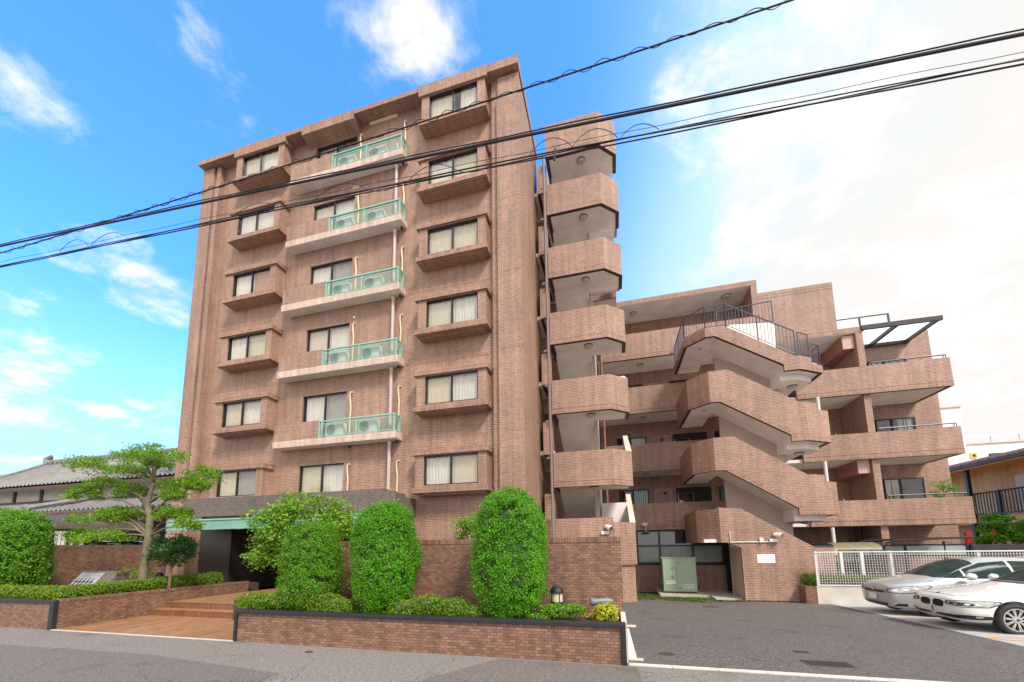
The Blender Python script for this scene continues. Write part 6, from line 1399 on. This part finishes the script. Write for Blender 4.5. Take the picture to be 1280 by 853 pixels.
g = MB(); g2 = MB(); g.tube([(20.0, 8.15, 2.95), (20.02, 8.15, 3.5), (20.0, 8.15, 4.2)], [.025, .02, .008], 'bark_brown', 6)
for q in range(34):
    a = rng.random()*6.28; rr_ = rng.random()**0.5*0.42; z = rng.uniform(3.5, 4.4); e = (20.0+rr_*math.cos(a), 8.1+rr_*0.7*math.sin(a), z-0.25*rr_); g.tube([(20.01, 8.15, z-0.25), e], [.007, .003], 'bark_brown', 4)
    P = np.array(e)+nrng.normal(0, 1, (16, 3))*np.array((.08, .07, .045)); leaf_quads(P, np.tile((0, 0, 1.0), (16, 1)), 0.05, g2, 'leaf_bright', 0.35, 0.6)
part(g, 'stem', t); part(g2, 'foliage', t)

# ================================================================== OLD TILED HOUSE ON THE LEFT
t = thing('temple_hall', (-30, 8, 0), 'traditional wooden hall with grey tiled hip roof and white plaster walls at the left', 'temple hall')
g = MB(); g.box(-44, -13, 5.0, 14, 4.95, 6.0, 'plaster'); g.box(-43, -14, 3.6, 14, 0.0, 4.2, 'plaster'); part(g, 'wall', t)
for i in range(12): x = -43.8+i*2.75; g = MB(); g.box(x-0.13, x+0.13, 4.93, 4.999, 4.95, 5.85, 'timber'); part(g, 'post', t)
def curved_roof(g, ex0, ex1, ey, ez, rx0, rx1, ry, rz, sag, rib=0.36, under=True):
    """front slope between an eave line and a ridge line, tiled with round ribs"""
    n = 9
    def P(u, v):
        x = (ex0+(ex1-ex0)*u)*(1-v)+(rx0+(rx1-rx0)*u)*v; y = ey+(ry-ey)*v
        z = ez+(rz-ez)*(v-sag*math.sin(math.pi*v)*0.9)+0.35*max(0, 1-v*3)*(max(0, 0.12-u)/0.12)**2; return (x, y, z)
    m = int((ex1-ex0)/rib)
    for i in range(m):
        us = [(i+q)/m for q in (0, .28, .5, .72, 1)]; hs = [0, 0.03, 0.125, 0.03, 0]
        for k in range(n):
            for a in range(4):
                q = [P(us[a], k/n), P(us[a+1], k/n), P(us[a+1], (k+1)/n), P(us[a], (k+1)/n)]; h = [hs[a], hs[a+1], hs[a+1], hs[a]]
                st_ = 0.03*(1), 0.03, 0.0, 0.0
                g.face([(p[0], p[1], p[2]+hh+s_) for p, hh, s_ in zip(q, h, st_)], 'kawara')
    g.slab_yz([(ey-0.02, ez-0.06), (ey-0.02, ez-0.20), (ey+0.5, ez+0.0)], ex0+0.1, ex1, 'timber')
    return P
g = MB(); P_ = curved_roof(g, -43.5, -13, 3.9, 5.92, -37.3, -16, 8.6, 8.75, 0.16)
g.face([(-43.5, 3.9, 5.9), (-37.3, 8.6, 8.75), (-43.5, 13.5, 5.9)], 'kawara')
g.face([(-37.3, 8.6, 8.75), (-16, 8.6, 8.75), (-13, 13.3, 5.9), (-43.5, 13.3, 5.9)], 'kawara'); rf = part(g, 'roof', t)
g = MB(); g.box(-37.0, -16, 8.35, 8.85, 8.70, 9.0, 'kawara'); g.tube([(-37.2, 8.6, 9.03), (-16, 8.6, 9.03)], 0.13, 'kawara', 8)
for i in range(40): x = -37+i*0.53; g.tube([(x, 8.3, 8.85), (x, 8.26, 8.85)], 0.09, 'kawara', 8)
pts = [tuple(np.array(P_(0.0, v))+np.array((0.1, 0, 0.14))) for v in np.linspace(0, 1, 9)]; g.tube(pts, 0.16, 'kawara', 8); part(g, 'ridge', rf)
g = MB(); g.tube([(-37.5, 8.6, 8.75), (-37.6, 8.6, 9.25), (-37.2, 8.6, 9.5)], [.35, .28, .1], 'kawara', 8); part(g, 'ridge_ornament', rf)
g = MB(); P2 = curved_roof(g, -42, -13, 2.3, 3.95, -42, -13, 5.0, 5.02, 0.10); part(g, 'lower_roof', t)
g = MB(); pts = [(-24.4, 5.0, 5.15), (-24.9, 3.6, 4.7), (-25.3, 2.3, 4.25)]; g.tube(pts, [.16, .15, .14], 'kawara', 8); g.tube([(-25.3, 2.3, 4.2), (-25.35, 2.1, 4.35)], [.2, .14], 'kawara', 8); part(g, 'hip_ridge', t)
for i in range(7):
    x = -30+i*2.2; g = MB(); g.box(x-0.11, x+0.11, 3.53, 3.598, 0.5, 3.9, 'timber'); part(g, 'post', t)
    if i % 2 == 0:
        g = MB(); g.box(x+0.2, x+2.0, 3.55, 3.598, 2.0, 3.6, 'timber'); wv = part(g, 'window', t); g = MB()
        for q in range(5): g.box(x+0.26+q*0.34, x+0.53+q*0.34, 3.53, 3.549, 2.06, 3.54, 'curtain_white')
        part(g, 'pane', wv)

# ================================================================== OVERHEAD CABLES
def smooth_path(pts, n=60):
    x = np.array([p[0] for p in pts]); y = np.array([p[1] for p in pts]); z = np.array([p[2] for p in pts])
    X_ = np.linspace(x[0], x[-1], n); cz = np.polyfit(x, z, 2); cy = np.polyfit(x, y, 1); return [(a, np.polyval(cy, a), np.polyval(cz, a)) for a in X_]
t = thing('overhead_cable', (0, -6.5, 9.4), 'topmost overhead cable wrapped with a spiral wire', 'cable')
p1 = smooth_path([(-20, -6.5, 9.85), (-8.5, -6.5, 9.47), (-4.64, -6.5, 9.40), (0.08, -6.5, 9.46), (3.48, -6.5, 9.53), (6.14, -6.5, 9.56), (9.47, -6.5, 9.63), (20, -6.5, 9.95)])
g = MB(); g.tube(p1, 0.013, 'cable_black', 8); part(g, 'cable', t)
g = MB(); pp = []
for i in range(900):
    u = i/899; a = u*95*2*math.pi*0.5; x = -12+26*u; z = np.interp(x, [q[0] for q in p1], [q[2] for q in p1]); k = 0.022+0.02*(0.5+0.5*math.sin(x*2.1)); pp.append((x, -6.5+k*math.cos(a), z+0.01+k*math.sin(a)))
g.tube(pp, 0.006, 'cable_black', 4); part(g, 'spiral_wire', t)
t = thing('overhead_cable', (0, -7.2, 8.2), 'thickest plain overhead cable, middle of the three lines', 'cable')
p2 = smooth_path([(-18, -7.2, 9.5), (-6.69, -7.2, 8.74), (-.75, -7.2, 8.33), (3.6, -7.2, 7.96), (6.85, -7.2, 7.64), (9.15, -7.2, 7.43), (11.27, -7.2, 7.23), (20, -7.2, 6.5)])
g = MB(); g.tube(p2, 0.019, 'cable_black', 8); part(g, 'cable', t)
g = MB(); g.tube([(x, y-0.02, z+0.03+0.008*math.sin(i*1.7)) for i, (x, y, z) in enumerate(p2)], 0.009, 'cable_black', 5); part(g, 'hanger_wire', t)
t = thing('overhead_cable', (0, -6.5, 8.4), 'lowest overhead cable bundle with loose looping wires', 'cable')
p3 = smooth_path([(-20, -6.5, 9.8), (-8.4, -6.5, 9.07), (-2.53, -6.5, 8.71), (2.85, -6.5, 8.34), (6.09, -6.5, 8.12), (8.97, -6.5, 7.95), (10.82, -6.5, 7.75), (11.87, -6.5, 7.65), (20, -6.5, 7.0)], 90)
for j, (ph, am, r) in enumerate([(0.0, 0.03, 0.0115), (2.1, 0.036, 0.010), (4.2, 0.024, 0.009)]):
    g = MB(); g.tube([(x, y+am*0.6*math.cos(x*0.5+ph), z+am*math.sin(x*0.42+ph)) for x, y, z in p3], r, 'cable_black', 7); part(g, 'cable', t)
g = MB(); g.tube([(x, y-0.05, z+0.075+0.012*math.sin(x*3.1)) for x, y, z in p3], 0.004, 'cable_black', 4); part(g, 'hanger_wire', t)
zc = lambda x: np.interp(x, [q[0] for q in p3], [q[2] for q in p3])
for x0, x1, h in ((-6.0, -5.0, .24), (-4.9, -3.7, .22), (-0.6, 0.5, .17), (1.4, 2.5, .2), (2.5, 3.3, -.12), (3.4, 4.3, .20), (4.3, 5.0, -.10), (5.6, 6.3, .24), (6.3, 7.0, .24), (7.05, 7.6, .16)):
    g = MB(); g.tube([(x0+(x1-x0)*i/14, -6.55, zc(x0+(x1-x0)*i/14)+h*math.sin(math.pi*i/14)**0.8) for i in range(15)], 0.0058, 'cable_black', 5); part(g, 'wire_loop', t)
g = MB(); g.tube([(6.02, -6.52, zc(6.02)+0.06), (6.0, -6.52, zc(6.0)-0.15)], 0.018, 'cable_black', 6); part(g, 'cable_clamp', t)
